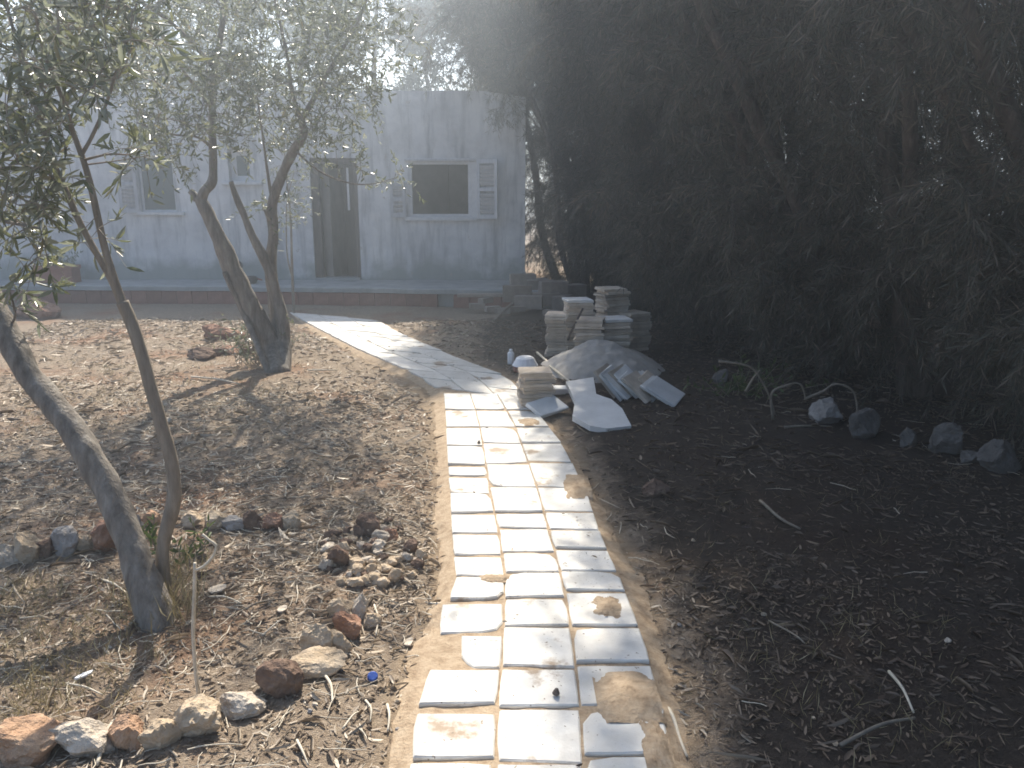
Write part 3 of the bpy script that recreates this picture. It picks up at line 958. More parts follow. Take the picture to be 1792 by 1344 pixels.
# --- leaning olive at the left front
T = Tree(31)
YA = at_g(278, 1085)[1]
def A(px, py, dy=0.0):
    return onY(px, py, YA + dy)
base = gpt(282, 1095, -.06)
T.limb([base, A(268, 1060), A(246, 1000, .04), A(228, 950, .08), A(205, 890, .13), A(172, 825, .18), A(140, 772, .22), A(95, 712, .28), A(58, 668, .33), A(30, 620, .38), A(8, 565, .43), A(-25, 500, .5), A(-60, 420, .55)], .067, .038, 14, nodes=(2, 2), n=7)
T.limb([A(-58, 425, .55), A(-90, 320, .5), A(-110, 200, .4), A(-140, 60, .3), A(-160, -120, .2)], .034, .016, 9, nodes=(.2, 1))
T.limb([A(-75, 360, .5), A(-40, 300, .35), A(10, 250, .2), A(40, 200, .1)], .014, .006, 6, nodes=(.3, 1))
T.limb([A(-70, 380, .5), A(-30, 380, .3), A(20, 390, .15), A(70, 400, .05)], .012, .004, 6, nodes=(.3, 1))
T.limb([A(12, 575, .43), A(26, 555, .4), A(20, 520, .38), A(10, 500, .35)], .006, .003, 5, nodes=(.5, 1))
r = np.random.default_rng(8)
C = np.concatenate([
 px_cluster(r, [(30, 330, 75, 80), (55, 420, 55, 45), (20, 230, 60, 60)], YA - .35, YA + .5, 34),
 px_cluster(r, [(-200, 150, 200, 220), (-150, -150, 260, 180)], YA - .6, YA + .7, 80),
 np.array([A(12, 500, .35), A(30, 540, .4)])])
T.clusters(C, .008, .1, 4, .15, 8, .062, .002)
T.build('olive_tree', 'leaning olive tree with one thick smooth grey trunk behind the front stone row', 'tree', M['bark_grey'], M['olive_leaf'], .2)

# --- slender forked young olive from the same clump
T = Tree(41)
YS = YA + .12
def S(px, py, dy=0.0):
    return onY(px, py, YS + dy)
base = gpt(288, 1050, -.05)
T.limb([base, S(284, 990), S(288, 940), S(304, 875), S(301, 815), S(283, 745), S(262, 672), S(245, 610), S(228, 560), S(214, 528)], .028, .0215, 10, nodes=(2, 2), n=7)
T.limb([S(215, 532), S(200, 490), S(185, 440), S(172, 385), S(160, 330), S(146, 280), S(128, 232), S(108, 170, -.05), S(80, 100, -.1), S(60, 20, -.15)], .0165, .005, 8, nodes=(.4, 1))
T.limb([S(213, 530), S(196, 492), S(170, 445), S(140, 390), S(118, 340), S(100, 300), S(84, 250), S(64, 190), S(45, 120, .1), S(20, 40, .1), S(0, -40, .1)], .0145, .005, 8, nodes=(.4, 1))
T.limb([S(140, 275), S(155, 250), S(172, 215), S(190, 170), S(205, 120), S(225, 60), S(240, 0)], .008, .003, 6, nodes=(.3, 1))
T.limb([S(118, 200, -.04), S(110, 140), S(104, 80), S(100, 10)], .007, .003, 6, nodes=(.3, 1))
T.limb([S(146, 280), S(190, 270, -.1), S(230, 270, -.15), S(262, 255, -.2)], .005, .002, 5, nodes=(.5, 1))
r = np.random.default_rng(12)
C = np.concatenate([
 px_cluster(r, [(90, 50, 120, 80), (200, 70, 90, 75), (60, 150, 60, 50), (170, 140, 60, 40)], YS - .4, YS + .5, 52),
 px_cluster(r, [(245, 250, 30, 30), (150, 255, 40, 25), (75, 205, 40, 30)], YS - .2, YS + .15, 11),
 px_cluster(r, [(120, -90, 200, 80)], YS - .4, YS + .4, 35),
 np.array([S(172, 400, -.03), S(150, 425, -.03), S(240, 262, -.2), S(268, 75, -.2)])])
T.clusters(C, .006, .0, 3, .15, 7, .062, .0018)
T.build('olive_tree', 'slender young olive tree with a thin brown stem forking in two above knee height', 'tree', M['bark_brown'], M['olive_leaf'], .2)

# --- thin sapling in front of the terrace
T = Tree(51)
YT = 11.3
base = gpt(510, 522); base = np.array([onY(510, 480, YT)[0], YT, gz1(onY(510, 480, YT)[0], YT) - .03])
T.limb([base, onY(511, 470, YT), onY(510, 420, YT), onY(507, 360, YT), onY(500, 300, YT), onY(497, 250, YT)], .022, .008, 6, nodes=(.4, 1))
T.limb([onY(510, 480, YT), onY(503, 450, YT), onY(501, 400, YT), onY(503, 350, YT), onY(515, 300, YT)], .012, .006, 6, nodes=(.5, 1))
r = np.random.default_rng(13)
C = px_cluster(r, [(505, 300, 30, 60), (515, 370, 18, 30)], YT - .3, YT + .3, 26)
T.clusters(C, .008, .1, 3, .2, 6, .06)
T.build('sapling', 'thin two stemmed sapling standing in front of the brown doorway', 'sapling', M['bark_brown'], M['olive_leaf'], .25)

# --- dark conifer thicket along the right side
def conifer(seed, H=7.6, rad=1.35, lean=-.9, low=.25, dens=1.0):
    T = Tree(seed)
    r = T.r
    top = np.array([lean, 0, H])
    n_stem = 3
    for k in range(n_stem):
        a = r.uniform(0, 2 * np.pi)
        o = np.array([math.cos(a), math.sin(a), 0]) * .14
        sprd = np.array([math.cos(a), math.sin(a), 0]) * rad * .5
        hh = H * r.uniform(.8, 1.0)
        P = [np.array([0, 0, -.1]) + o]
        for t in (.15, .35, .6, .8, 1.0):
            P.append(o + np.array([lean * t ** 1.3, 0, hh * t]) + sprd * t * (1.2 - .5 * t) + r.normal(size=3) * np.array([.10, .10, .04]))
        T.limb(P, .085 * r.uniform(.7, 1.1), .012, 7, nodes=(.08, 1), n=5)
    n = int(330 * dens)
    z = low + (H - low) * r.random(n) ** .85
    tt = z / H
    prof = np.where(tt < .25, .62 + 1.5 * tt, 1.0) * np.clip((1 - tt) * 2.4, .18, 1)
    a = r.uniform(0, 2 * np.pi, n)
    q = np.sqrt(r.uniform(.05, 1, n)) * rad * prof * (1 + .35 * np.sin(3 * a + 5 * tt))
    C = np.stack([lean * tt ** 1.3 + q * np.cos(a), q * np.sin(a), z], 1)
    T.clusters(C, .014, .45, 7, .42, 30, .125, .004, 1.0, True, .003)
    return T

HEDGE = [(101, dict(H=8.2, rad=1.5, lean=-2.3, dens=1.25)), (102, dict(H=7.0, rad=1.5, lean=-.9)), (103, dict(H=8.4, rad=1.45, lean=-3.1, dens=1.25)), (104, dict(H=7.2, rad=1.45, lean=-1.1, low=.1))]
protos = []
for sd, kw in HEDGE:
    T = conifer(sd, **kw)
    lp, ld, ll = np.concatenate(T.lp), np.concatenate(T.ld), np.concatenate(T.ll)
    protos.append((T.trunk.mesh('trunk', M['bark_dark']), T.limbs.mesh('branches', M['bark_dark']),
                   leaf_mesh('crown', lp, ld, ll, ll * .062, M['hedge_leaf'], sd, slim=True, curl=.08)))
spots = [(4.2, 3.9, 1.0, .1, 0, 'dark conifer at the near end of the thicket, beyond the lumpy grey stone'),
 (3.8, 5.1, .95, -.1, 2, 'dark drooping conifer in the thicket behind the peaked tan stone'),
 (3.4, 6.3, 1.0, .15, 0, 'dark drooping conifer in the thicket behind the pale square stone'),
 (3.05, 7.3, .98, -.1, 2, 'dark drooping conifer in the thicket behind the green weeds'),
 (2.8, 8.4, 1.0, .2, 0, 'dark drooping conifer in the thicket behind the fanned leaning tiles'),
 (2.5, 9.5, 1.0, -.3, 1, 'dark drooping conifer in the thicket behind the thicket side tile stack'),
 (2.45, 10.6, .93, .0, 0, 'dark drooping conifer in the thicket behind the highest tile stack'),
 (2.5, 11.8, 1.0, -.05, 0, 'dark conifer in the thicket beside the loose blocks of the terrace end'),
 (1.95, 13.0, 1.0, .2, 3, 'dark conifer in the thicket right beside the house corner'),
 (1.05, 15.3, 1.0, .3, 3, None), (1.9, 14.6, 1.0, -.3, 2, None), (2.9, 15.4, 1.0, .5, 1, None),
 (1.45, 14.0, .85, 2.6, 1, 'slim dark conifer squeezed between the house corner and the thicket'),
 (1.75, 16.6, 1.0, 2.8, 3, None),
 (4.5, 2.5, 1.0, -.2, 1, 'dark conifer added out of view past the near end of the thicket to block sky'),  # three unseen conifers added to hold sky light off the shaded ground
 (4.6, 1.0, 1.0, .2, 3, 'dark conifer added out of view past the near end of the thicket to block sky'),
 (4.6, -.6, 1.0, -.2, 1, 'dark conifer added out of view past the near end of the thicket to block sky'),
 (5.0, 5.2, 1.08, .3, 3, None), (4.6, 7.2, 1.1, -.3, 0, None), (4.2, 9.2, 1.06, .4, 3, None), (3.8, 11.0, 1.1, -.4, 1, None),
 (3.3, 12.9, 1.08, .4, 3, None)]
lab_h = 'dark conifer in the second row of the thicket, half hidden by the first'
for i, (x, y, s, rz, v, lab) in enumerate(spots):
    t = thing('conifer_tree', lab or lab_h, 'tree', (x, y, gz1(x, y)), rz, 'conifers of the dense dark thicket')
    t.scale = (s, s, s)
    for nm, me in zip(('trunk', 'branches', 'crown'), protos[v]):
        link(nm, me, t)
# taller one at the house corner whose boughs hang over the roof edge
T = conifer(111, H=8.0, rad=1.5, lean=-2.2, low=3.2, dens=1.25)
cc = np.array([onY(px, py, 13.0) for px, py in ((870, 150), (880, 185), (900, 175), (875, 205), (862, 195), (890, 165), (885, 120), (905, 140), (910, 200))]) - np.array([1.15, 13.9, 0])
T.clusters(cc, .012, .35, 7, .22, 20, .11, .004)
T.build('conifer_tree', 'dark conifer whose boughs hang over the right roof corner of the white house', 'tree', M['bark_dark'], M['hedge_leaf'], .065, slim=True, curl=.08, loc=(1.15, 13.9, 0))

# --- trees behind the house
def far_tree(seed, H, rad, n):
    T = Tree(seed)
    r = T.r
    P = [np.array([0, 0, -.1])] + [np.array([r.normal() * .12, r.normal() * .12, H * t]) for t in (.25, .5, .75, .95)]
    T.limb(P, .13, .02, 7, nodes=(.35, 1), n=5)
    C = []
    lob = [(r.uniform(-1, 1) * rad * .6, r.uniform(-1, 1) * rad * .6, H * r.uniform(.5, .98), rad * r.uniform(.35, .6)) for _ in range(9)]
    for k in range(n):
        l = lob[r.integers(len(lob))]
        v = r.normal(size=3); v /= np.linalg.norm(v)
        C.append(np.array(l[:3]) + v * l[3] * r.random() ** .4 * np.array([1, 1, .8]))
    T.clusters(np.array(C), .014, .2, 8, .36, 13, .10, .004)
    return T
fars = [(201, 6.4, 1.8, 150, (-9.6, 20.0), 'round leafy tree behind the house, beyond the left end of its roof'),
        (202, 7.0, 1.7, 150, (-6.8, 21.5), 'tall loose tree rising behind the flat roof, above the narrow window'),
        (203, 6.2, 1.6, 130, (-4.6, 20.0), 'low bushy tree behind the flat roof, above the small square window'),
        (204, 6.8, 1.5, 120, (-2.3, 22.0), 'open crowned tree behind the flat roof, above the doorway'),
        (205, 7.6, 1.6, 190, (-.4, 19.6), 'dense dark tree behind the roof, above the wide window'),
        (206, 6.4, 1.7, 140, (-12.4, 22.0), 'wide tree far behind the left end of the house'),
        (207, 7.4, 1.9, 170, (-8.2, 22.5), 'tall tree behind the two trees above the narrow window'),
        (208, 7.4, 1.8, 170, (-3.4, 21.5), 'tall tree behind the bushy tree above the small square window'),
        (209, 7.2, 1.9, 170, (-5.7, 23.0), 'slim crowned tree farthest behind the flat roof')]
for sd, H, rad, n, (x, y), lab in fars:
    T = far_tree(sd, H, rad, n)
    T.build('garden_tree', lab, 'tree', M['bark_dark'], M['far_leaf'], .3, group='trees behind the house', loc=(x, y, 0))

# ------------------------------------------------------------------ stones
def rock_mesh(seed, mat, dims, flat=0.0, subdiv=3):
    r = np.random.default_rng(seed)
    bm = bmesh.new()
    bmesh.ops.create_icosphere(bm, subdivisions=subdiv, radius=1)
    V = np.array([v.co[:] for v in bm.verts])
    N = r.normal(size=(13, 3)); N /= np.linalg.norm(N, axis=1)[:, None]
    D = r.uniform(.62, 1.0, 13)
    dots = V @ N.T
    rr = np.min(np.where(dots > .05, D / np.maximum(dots, .05), 9), axis=1)
    rr = np.minimum(rr, 1.15)
    V = V * rr[:, None]
    rg = 1 - np.abs(vnoise(V * 2.6 + seed, seed + 9))
    V = V * (1 + .10 * vnoise(V * 2.7 + seed, seed)[:, None] + .10 * (rg[:, None] - .6) + .055 * vnoise(V * 7 + seed, seed + 3)[:, None] + .03 * vnoise(V * 17 + seed, seed + 4)[:, None])
    V /= np.abs(V).max(axis=0)
    V *= np.array(dims) / 2
    for v, c in zip(bm.verts, V):
        v.co = c
    me = bpy.data.meshes.new('stone')
    bm.to_mesh(me); bm.free()
    me.materials.append(mat)
    return me
rk = [0]
def stone(px, py, w, h, mat, label, group=None, depth=None, sink=.2, name='stone', rz=None, tilt=0.15):
    """px,py: centre of the stone's foot in the photo; w,h: size in photo pixels"""
    rk[0] += 1
    r = np.random.default_rng(rk[0] + 500)
    p = at_g(px, py)
    s = mpp(px, py)
    W, Hh = w * s * 1.1, h * s * 1.08 / 0.92
    D = depth * s if depth else W * r.uniform(.7, .95)
    me = rock_mesh(rk[0], ROCK[mat], (W * 1.08, D * 1.08, Hh * 1.2), subdiv=4 if w > 30 else (3 if w > 13 else 2))
    link(name, me, None, (p[0], p[1] + D * .25, p[2] + Hh * (.5 - sink)), (r.uniform(-tilt, tilt), r.uniform(-tilt, tilt), r.uniform(-.5, .5) if rz is None else rz), label=label, category='stone' if name == 'stone' else 'clod', group=group)

# front row from the left edge to the pile by the path
stone(30, 1335, 110, 62, 'orange', 'big rounded reddish stone at the outer end of the front stone row')
stone(135, 1325, 100, 62, 'pale', 'big whitish stone with a rough top beside the reddish end stone of the front row')
stone(220, 1312, 58, 58, 'orange', 'bright orange crumbly stone between two pale stones in the front row')
stone(277, 1312, 62, 50, 'beige', 'cream jagged stone between the orange stone and the wedge shaped stone')
stone(340, 1288, 72, 55, 'beige', 'wedge shaped cream stone at the foot of the upright dead stick')
stone(417, 1252, 78, 40, 'pale', 'pitted pale grey stone lying between the wedge stone and the dark hollowed stone')
stone(480, 1218, 78, 55, 'brown', 'dark brown stone in the front row, beside the flat layered slab stone')
stone(540, 1185, 110, 30, 'beige', 'flat layered tan stone slab lying against the dark brown stone', depth=70)
stone(553, 1150, 50, 46, 'beige', 'tan blocky stone standing on the flat layered slab', sink=.05)
stone(590, 1148, 46, 34, 'beige', 'small tan square stone beside the blocky one on the layered slab', sink=.05)
stone(606, 1118, 46, 48, 'redsoil', 'reddish brown upright stone between the tan blocks and the two humped stones')
stone(598, 1086, 46, 38, 'beige', 'tan humped stone touching its pale topped neighbour')
stone(630, 1084, 32, 46, 'pale', 'narrow stone with a pale sunlit right face beside the tan humped stone')
stone(648, 1098, 34, 26, 'beige', 'small tan stone at the foot of the pale faced narrow stone')
stone(560, 1160, 30, 16, 'beige', 'small chip of tan stone under the blocky stone', sink=.3)
# second row crossing behind the leaning trunk
stone(2, 990, 52, 38, 'pale', 'pale rounded stone ending the back stone row, under the leaning trunk shade')
stone(42, 985, 44, 52, 'beige', 'tall tan lumpy stone in the back row next to the pale end stone')
stone(76, 975, 38, 36, 'brown', 'brown stone between the lumpy tan stone and the blue grey stone')
stone(110, 972, 44, 46, 'grey', 'blue grey angular stone in the back row')
stone(142, 966, 34, 28, 'beige', 'small smooth tan stone beside the blue grey stone')
stone(180, 968, 50, 52, 'redsoil', 'reddish stone in the back row just beside the leaning grey trunk')
stone(236, 935, 28, 34, 'grey', 'flat grey stone propped on edge just behind the leaning trunk', depth=12)
stone(262, 922, 34, 26, 'orange', 'orange tan stone between the leaning trunk and the slender stem')
stone(330, 922, 40, 24, 'beige', 'low tan stone half hidden by green shoots at the slender stem')
stone(375, 922, 38, 26, 'beige', 'tan stone in the back row beside the light grey flat stone')
stone(409, 926, 36, 22, 'grey', 'light grey flat stone in the back row')
stone(440, 926, 34, 30, 'brown', 'dark brown stone next to the light grey flat stone')
stone(475, 926, 38, 32, 'redsoil', 'reddish brown stone between dark brown stone and rubble patch')
stone(508, 926, 36, 32, 'beige', 'tan knobbly stone at the edge of the rubble patch')
# loose rubble heap beside the path
stone(645, 938, 40, 42, 'brown', 'largest upright brown stone in the rubble patch beside the path')
stone(590, 992, 36, 38, 'brown', 'dark brown upright stone at the near side of the rubble patch')
stone(660, 962, 44, 16, 'pale', 'flat white stone slab in the middle of the rubble patch', depth=22)
stone(692, 1022, 24, 30, 'beige', 'yellowish tilted stone at the path side of the rubble patch', tilt=.5)
stone(680, 948, 30, 22, 'redsoil', 'small red stone between the white slab and the path')
rr = random.Random(17)
for k in range(84):
    a, q = rr.uniform(0, 6.28), math.sqrt(rr.random())
    px, py = 650 + 88 * q * math.cos(a), 975 + 62 * q * math.sin(a)
    w = rr.uniform(11, 27)
    stone(px, py, w, w * rr.uniform(.42, .75), rr.choice(['beige', 'beige', 'beige', 'beige', 'brown', 'pale']), 'small broken tan stone in the rubble patch beside the path', 'small stones of the rubble patch', sink=.1, tilt=.6)
# by the old olive
stone(345, 628, 46, 18, 'brown', 'long low brown stone nearest the end of the short line by the old olive')
stone(377, 622, 22, 15, 'brown', 'small round brown stone in the short line by the old olive')
stone(398, 620, 30, 13, 'redsoil', 'reddish stone in the short line leading to the old olive trunk')
stone(433, 620, 22, 14, 'brown', 'small brown stone at the foot of the old olive trunk')
stone(385, 594, 70, 24, 'redsoil', 'heap of red dug earth behind the old olive trunk', name='earth_clod', depth=40)
stone(55, 558, 90, 40, 'redsoil', 'large heap of red earth in the house shade below the planter', name='earth_clod', depth=60)
# right side, in the shade of the thicket
stone(1452, 742, 62, 42, 'grey', 'pale square stone under the thicket beneath an arching dead branch')
stone(1520, 765, 62, 52, 'darkened', 'brownish grey stone next to the pale square stone under the thicket')
stone(1590, 782, 32, 36, 'darkened', 'small upright grey stone standing alone before the thicket')
stone(1662, 798, 50, 56, 'darkened', 'tall tan stone with a peaked top before the thicket', depth=40)
stone(1700, 808, 34, 22, 'darkened', 'low grey stone between the peaked stone and the lumpy stone', sink=.3)
stone(1755, 828, 60, 52, 'darkened', 'lumpy blue grey stone at the outer end of the row before the thicket')
stone(1265, 672, 30, 24, 'darkened', 'grey stone among green weeds beside the leaning tiles')
stone(1150, 868, 44, 26, 'brown', 'low brown stone alone in the shaded litter beside the path')
for k in range(26):
    px, py = rr.choice([(rr.uniform(420, 760), rr.uniform(1040, 1330)), (rr.uniform(1160, 1700), rr.uniform(850, 1330)), (rr.uniform(60, 700), rr.uniform(600, 880))])
    w = rr.uniform(6, 12)
    stone(px, py, w, w * .6, rr.choice(['pale', 'beige', 'grey']), 'tiny pale pebble scattered on the bare soil', 'pebbles scattered over the yard', tilt=.5)

# ------------------------------------------------------------------ building materials by the thicket
def slab_box(w, d, t, mat, name='tile', jag=.004, seed=0):
    r = random.Random(seed)
    b = Boxes().add(-w / 2, w / 2, -d / 2, d / 2, 0, t, min(.004, t * .2))
    b.V = [(x + r.uniform(-jag, jag), y + r.uniform(-jag, jag), z + r.uniform(-jag, jag) * .3) for x, y, z in b.V]
    return b.mesh(name, mat)
TILE_M = [slab_box(.27, .27, .03, M['tile_stack'], seed=i, jag=.007) for i in range(6)]
TILE_W = [slab_box(.27, .27, .03, M['tile_white'], seed=i + 20, jag=.006) for i in range(3)]
def stack(px, py, n, label, group, zb=0.0, rz=.2, wob=.014, top_white=False, Y=None, scale=1.0, t=.031):
    r = random.Random(int(px * 7 + py))
    p = at_g(px, py) if Y is None else onY(px, py, Y)
    z = (gz1(p[0], p[1]) + .004 if Y is None else p[2]) + zb
    for k in range(n):
        me = r.choice(TILE_W) if (top_white and k == n - 1) else r.choice(TILE_M)
        o = link('stone_tile', me, None, (p[0] + r.uniform(-wob, wob), p[1] + r.uniform(-wob, wob), z), (r.uniform(-.008, .008), r.uniform(-.008, .008), rz + r.uniform(-.09, .09)), label=label, category='tile', group=group)
        o.scale = (scale * r.uniform(.94, 1.04), scale * r.uniform(.94, 1.04), 1)
        z += t
    return p
# heap of grey sand under the main pile
hp = onG(1052, 668)
hn = 56
g = np.linspace(-1, 1, hn)
HXg, HYg = np.meshgrid(g, g)
rad_ = np.sqrt(HXg ** 2 + HYg ** 2)
hz_ = .30 * np.clip(1 - rad_ ** 1.25, 0, 1) + .045 * fbm2(HXg, HYg, 3, 3, 2) * (rad_ < 1.0) + .02 * fbm2(HXg, HYg, 9, 2, 4) - .06 * np.clip(rad_ - .75, 0, 1)
hid = np.arange(hn * hn).reshape(hn, hn)
hF = np.stack([hid[:-1, :-1], hid[:-1, 1:], hid[1:, 1:], hid[1:, :-1]], -1).reshape(-1, 4)
link('sand_heap', mesh_from('sand_heap', np.stack([HXg * .62, HYg * .62, hz_], -1).reshape(-1, 3), hF, M['sand'], True), None, (hp[0] + .05, hp[1] + .35, gz1(hp[0], hp[1]) - .01), label='low heap of grey sand under the stacks of buff stone tiles', category='sand heap')
YP = hp[1] + .5
def pile(px, ytop, Y, n, lab, grp, **kw):
    """stack whose top meets the photo row ytop at distance Y"""
    top = onY(px, ytop, Y)
    z0 = top[2] - n * .031
    stack(px, ytop, n, lab, grp, zb=-n * .031, Y=Y, **kw)
pile(1012, 522, YP + .55, 20, 'stone tile in the tall stack capped by a white tile', 'tiles of the tall white capped stack', top_white=True, rz=.1)
pile(1072, 503, YP + .95, 24, 'stone tile in the highest stack at the back of the tile pile', 'tiles of the highest back stack', rz=.35, wob=.02)
pile(1032, 557, YP + .10, 13, 'stone tile in the short front stack between the white capped stacks', 'tiles of the front middle stack', rz=-.15)
pile(1075, 556, YP + .22, 14, 'stone tile in the short white capped stack on the sand heap', 'tiles of the short white capped stack', rz=.12, top_white=True)
pile(980, 548, YP + .6, 18, 'stone tile in the stack at the path side of the tile pile', 'tiles of the path side stack', rz=-.1, wob=.018)
pile(1108, 545, YP + .85, 18, 'stone tile in the stack at the thicket side of the tile pile', 'tiles of the thicket side stack', rz=.5, wob=.02)
# small separate stack by the path
stack(937, 716, 11, 'stone tile in the small low stack standing by the path edge', 'tiles of the small stack by the path', rz=.15, wob=.012, t=.029, scale=.92)
def lay(px, py, w, d, t, rot, mat, label, cat='tile', name='stone_tile', zb=.004, poly=None):
    p = at_g(px, py)
    if poly is None:
        me = slab_box(w, d, t, mat, name, .006, int(px))
    else:
        n_ = len(poly)
        V = [(x, y, z) for z in (0, t) for x, y in poly]
        Fp = [tuple(range(n_))[::-1], tuple(range(n_, 2 * n_))] + [(i, (i + 1) % n_, n_ + (i + 1) % n_, n_ + i) for i in range(n_)]
        me = mesh_from(name, np.array(V), Fp, mat)
    return link(name, me, None, (p[0], p[1], p[2] + zb), rot, label=label, category=cat)
lay(957, 728, .26, .20, .035, (.30, -.1, .6), M['tile_white'], 'single pale tile lying tilted between the path and the broken slab', zb=.06)
# large broken star shaped slab
pp = [onG(*q) for q in ((988, 697), (1035, 690), (1040, 712), (1066, 718), (1085, 730), (1101, 752), (1058, 757), (1030, 754), (1000, 742), (1004, 722))]
c0 = sum(pp) / len(pp)
lay(1042, 728, 0, 0, .04, (.10, .04, 0), M['tile_white'], 'large broken pale stone slab with jagged corners on the ground', 'slab', 'broken_slab', .05, [((q - c0)[0], (q - c0)[1]) for q in pp])
lay(985, 688, .22, .10, .05, (.1, .05, .25), M['tile_white'], 'short white stone bar lying behind the broken slab')
lay(1020, 694, .24, .05, .05, (.1, .3, -.5), M['brick'], 'broken reddish brick strip lying behind the broken slab', 'brick', 'brick')
lay(935, 720, .36, .20, .03, (.0, .0, .1), M['tile_white'], 'pale slab under the small tile stack at the path edge', zb=-.03)
# fanned row of thin tiles leaning on the heap
for k in range(12):
    t = k / 11
    px, py = 1066 + 96 * t, 690 + 9 * t + 4 * math.sin(k * 1.3)
    an = math.radians(48 - 20 * t + 4 * math.sin(k * 2.3))
    o = lay(px, py, .27, .27, .024, (math.radians(7 + 3 * math.sin(k * 1.9)), an, math.radians(-24 + 5 * math.sin(k * 1.7))), M['tile_white'] if k % 3 else M['tile_stack'], 'thin tile in the fanned row leaning on the sand heap', zb=.012 + .135 * math.sin(an))
    o['group'] = 'fanned leaning tiles'
# white bowl-like cover with a dark base, white beaker, sticks
bp = at_g(919, 648)
bc = thing('plastic_tub', 'upturned white plastic tub on a dark brick behind the small tile stack', 'tub', bp)
tb = Tubes(); tb.add([(0, 0, .05), (0, 0, .06), (0, 0, .12), (0, 0, .135)], [.125, .12, .085, .06], 18)
link('tub_shell', tb.mesh('tub_shell', M['white'], False), bc)
link('brick', slab_box(.22, .12, .055, M['brick'], 'brick'), None, (bp[0], bp[1] - .01, bp[2] - .005), (0, 0, .15), label='dark red brick under the upturned white tub', category='brick')
bp = at_g(894, 637)
bt = thing('plastic_bottle', 'small white plastic bottle standing on bare soil behind the upturned tub', 'bottle', bp)
tb = Tubes(); tb.add([(0, 0, 0), (0, 0, .008), (0, 0, .11), (0, 0, .125)], [.03, .034, .034, .02], 14)
link('bottle_body', tb.mesh('bottle_body', M['white']), bt)
tb = Tubes(); tb.add([(0, 0, .122), (0, 0, .15)], [.017, .016], 12)
link('cap', tb.mesh('cap', M['white']), bt)

def stick(pts, r0, r1, mat, label, name='stick', cat='stick', group=None, sides=6):
    tb = Tubes()
    P = catmull(pts, 5)
    tb.add(P, np.linspace(r0, r1, len(P)), sides, True, .1, 3)
    o = np.array(P[0])
    tb.V = [v - o for v in tb.V]
    return link(name, tb.mesh(name, mat), None, tuple(o), label=label, category=cat, group=group)
def gup(px, py, h=.01):
    p = at_g(px, py)
    return p + np.array([0, 0, h])
stick([gup(990, 612, .02) + np.array([0, .05, 0]), onY(1000, 580, YP + .05), onY(1020, 540, YP + .1)], .012, .01, M['dark_wood'], 'dark wooden stick leaning against the front of the tile pile')
stick([gup(962, 650, .05), gup(1000, 680, .05)], .012, .01, M['dead_stick'], 'pale straight lath lying behind the small tile stack')
stick([gup(940, 622, .03), gup(965, 645, .03)], .014, .012, M['dead_stick'], 'short pale lath lying before the tile pile')
stick([gup(865, 568, .05), gup(885, 556, .12), gup(900, 548, .16)], .025, .02, M['grey_stick'], 'grey offcut of timber propped below the terrace end')

# blocks, bricks and boards at the terrace end
blk = [slab_box(.40, .20, .19, M['block'], 'block', .008, i) for i in range(3)]
bk2 = [slab_box(.22, .11, .075, M['block'], 'block', .005, i + 7) for i in range(3)]
def put_block(px, py, Y, me, rz, lab, grp=None, rx=0, z=None, name='building_block', cat='block'):
    p = onY(px, py, Y)
    link(name, me, None, (p[0], Y, max(p[2] if z is None else z, gz1(p[0], Y) - .01)), (rx, 0, rz), label=lab, category=cat, group=grp)
g_b = 'loose buff blocks at the terrace end'
l_b = 'loose buff building block heaped at the end of the terrace'
for (px, py, Y, me, rz) in ((955, 535, 11.5, blk[0], .1), (925, 540, 11.35, blk[1], -.1), (968, 515, 11.6, blk[2], .25), (985, 540, 11.4, blk[1], 1.2), (945, 512, 11.95, blk[0], .05),
                            (905, 545, 11.2, bk2[0], .3), (880, 548, 11.15, bk2[1], -.2), (862, 545, 11.3, bk2[2], .5), (835, 540, 11.35, bk2[0], .1), (850, 530, 11.45, bk2[1], .9), (965, 552, 11.0, bk2[2], -.6), (1000, 520, 11.9, blk[2], .4)):
    put_block(px, py, Y, me, rz, l_b, g_b)
link('building_block', blk[1], None, (onY(915, 490, 12.4)[0], 12.4, FLOOR + .004), (0, 0, .15), label='buff block standing on the terrace against the right house corner', category='block')
link('plank', slab_box(1.5, .12, .045, M['block'], 'plank', .004, 3), None, (onY(890, 520, 11.55)[0], 11.55, FLOOR - .06), (0, 0, .06), label='long buff timber board lying along the terrace end', category='board')
put_block(905, 528, 11.45, slab_box(.42, .10, .24, M['block'], 'board', .006, 9), .05, 'upright buff board closing the terrace end under the long timber', name='short_board', cat='board')
# dark ball-like pot and litter on the terrace
pp_ = onY(438, 488, 12.85)
pt = thing('flower_pot', 'small dark rounded pot on the terrace beside the old olive stems', 'pot', (pp_[0], 12.85, FLOOR + .002))
tb = Tubes(); tb.add([(0, 0, 0), (0, 0, .02), (0, 0, .07), (0, 0, .11), (0, 0, .115), (0, 0, .09)], [.07, .10, .125, .10, .085, .08], 16)
link('pot_body', tb.mesh('pot_body', M['black']), pt)
link('handle', slab_box(.07, .03, .025, M['terracotta'], 'handle'), pt, (.15, 0, .05), (0, .3, 0))

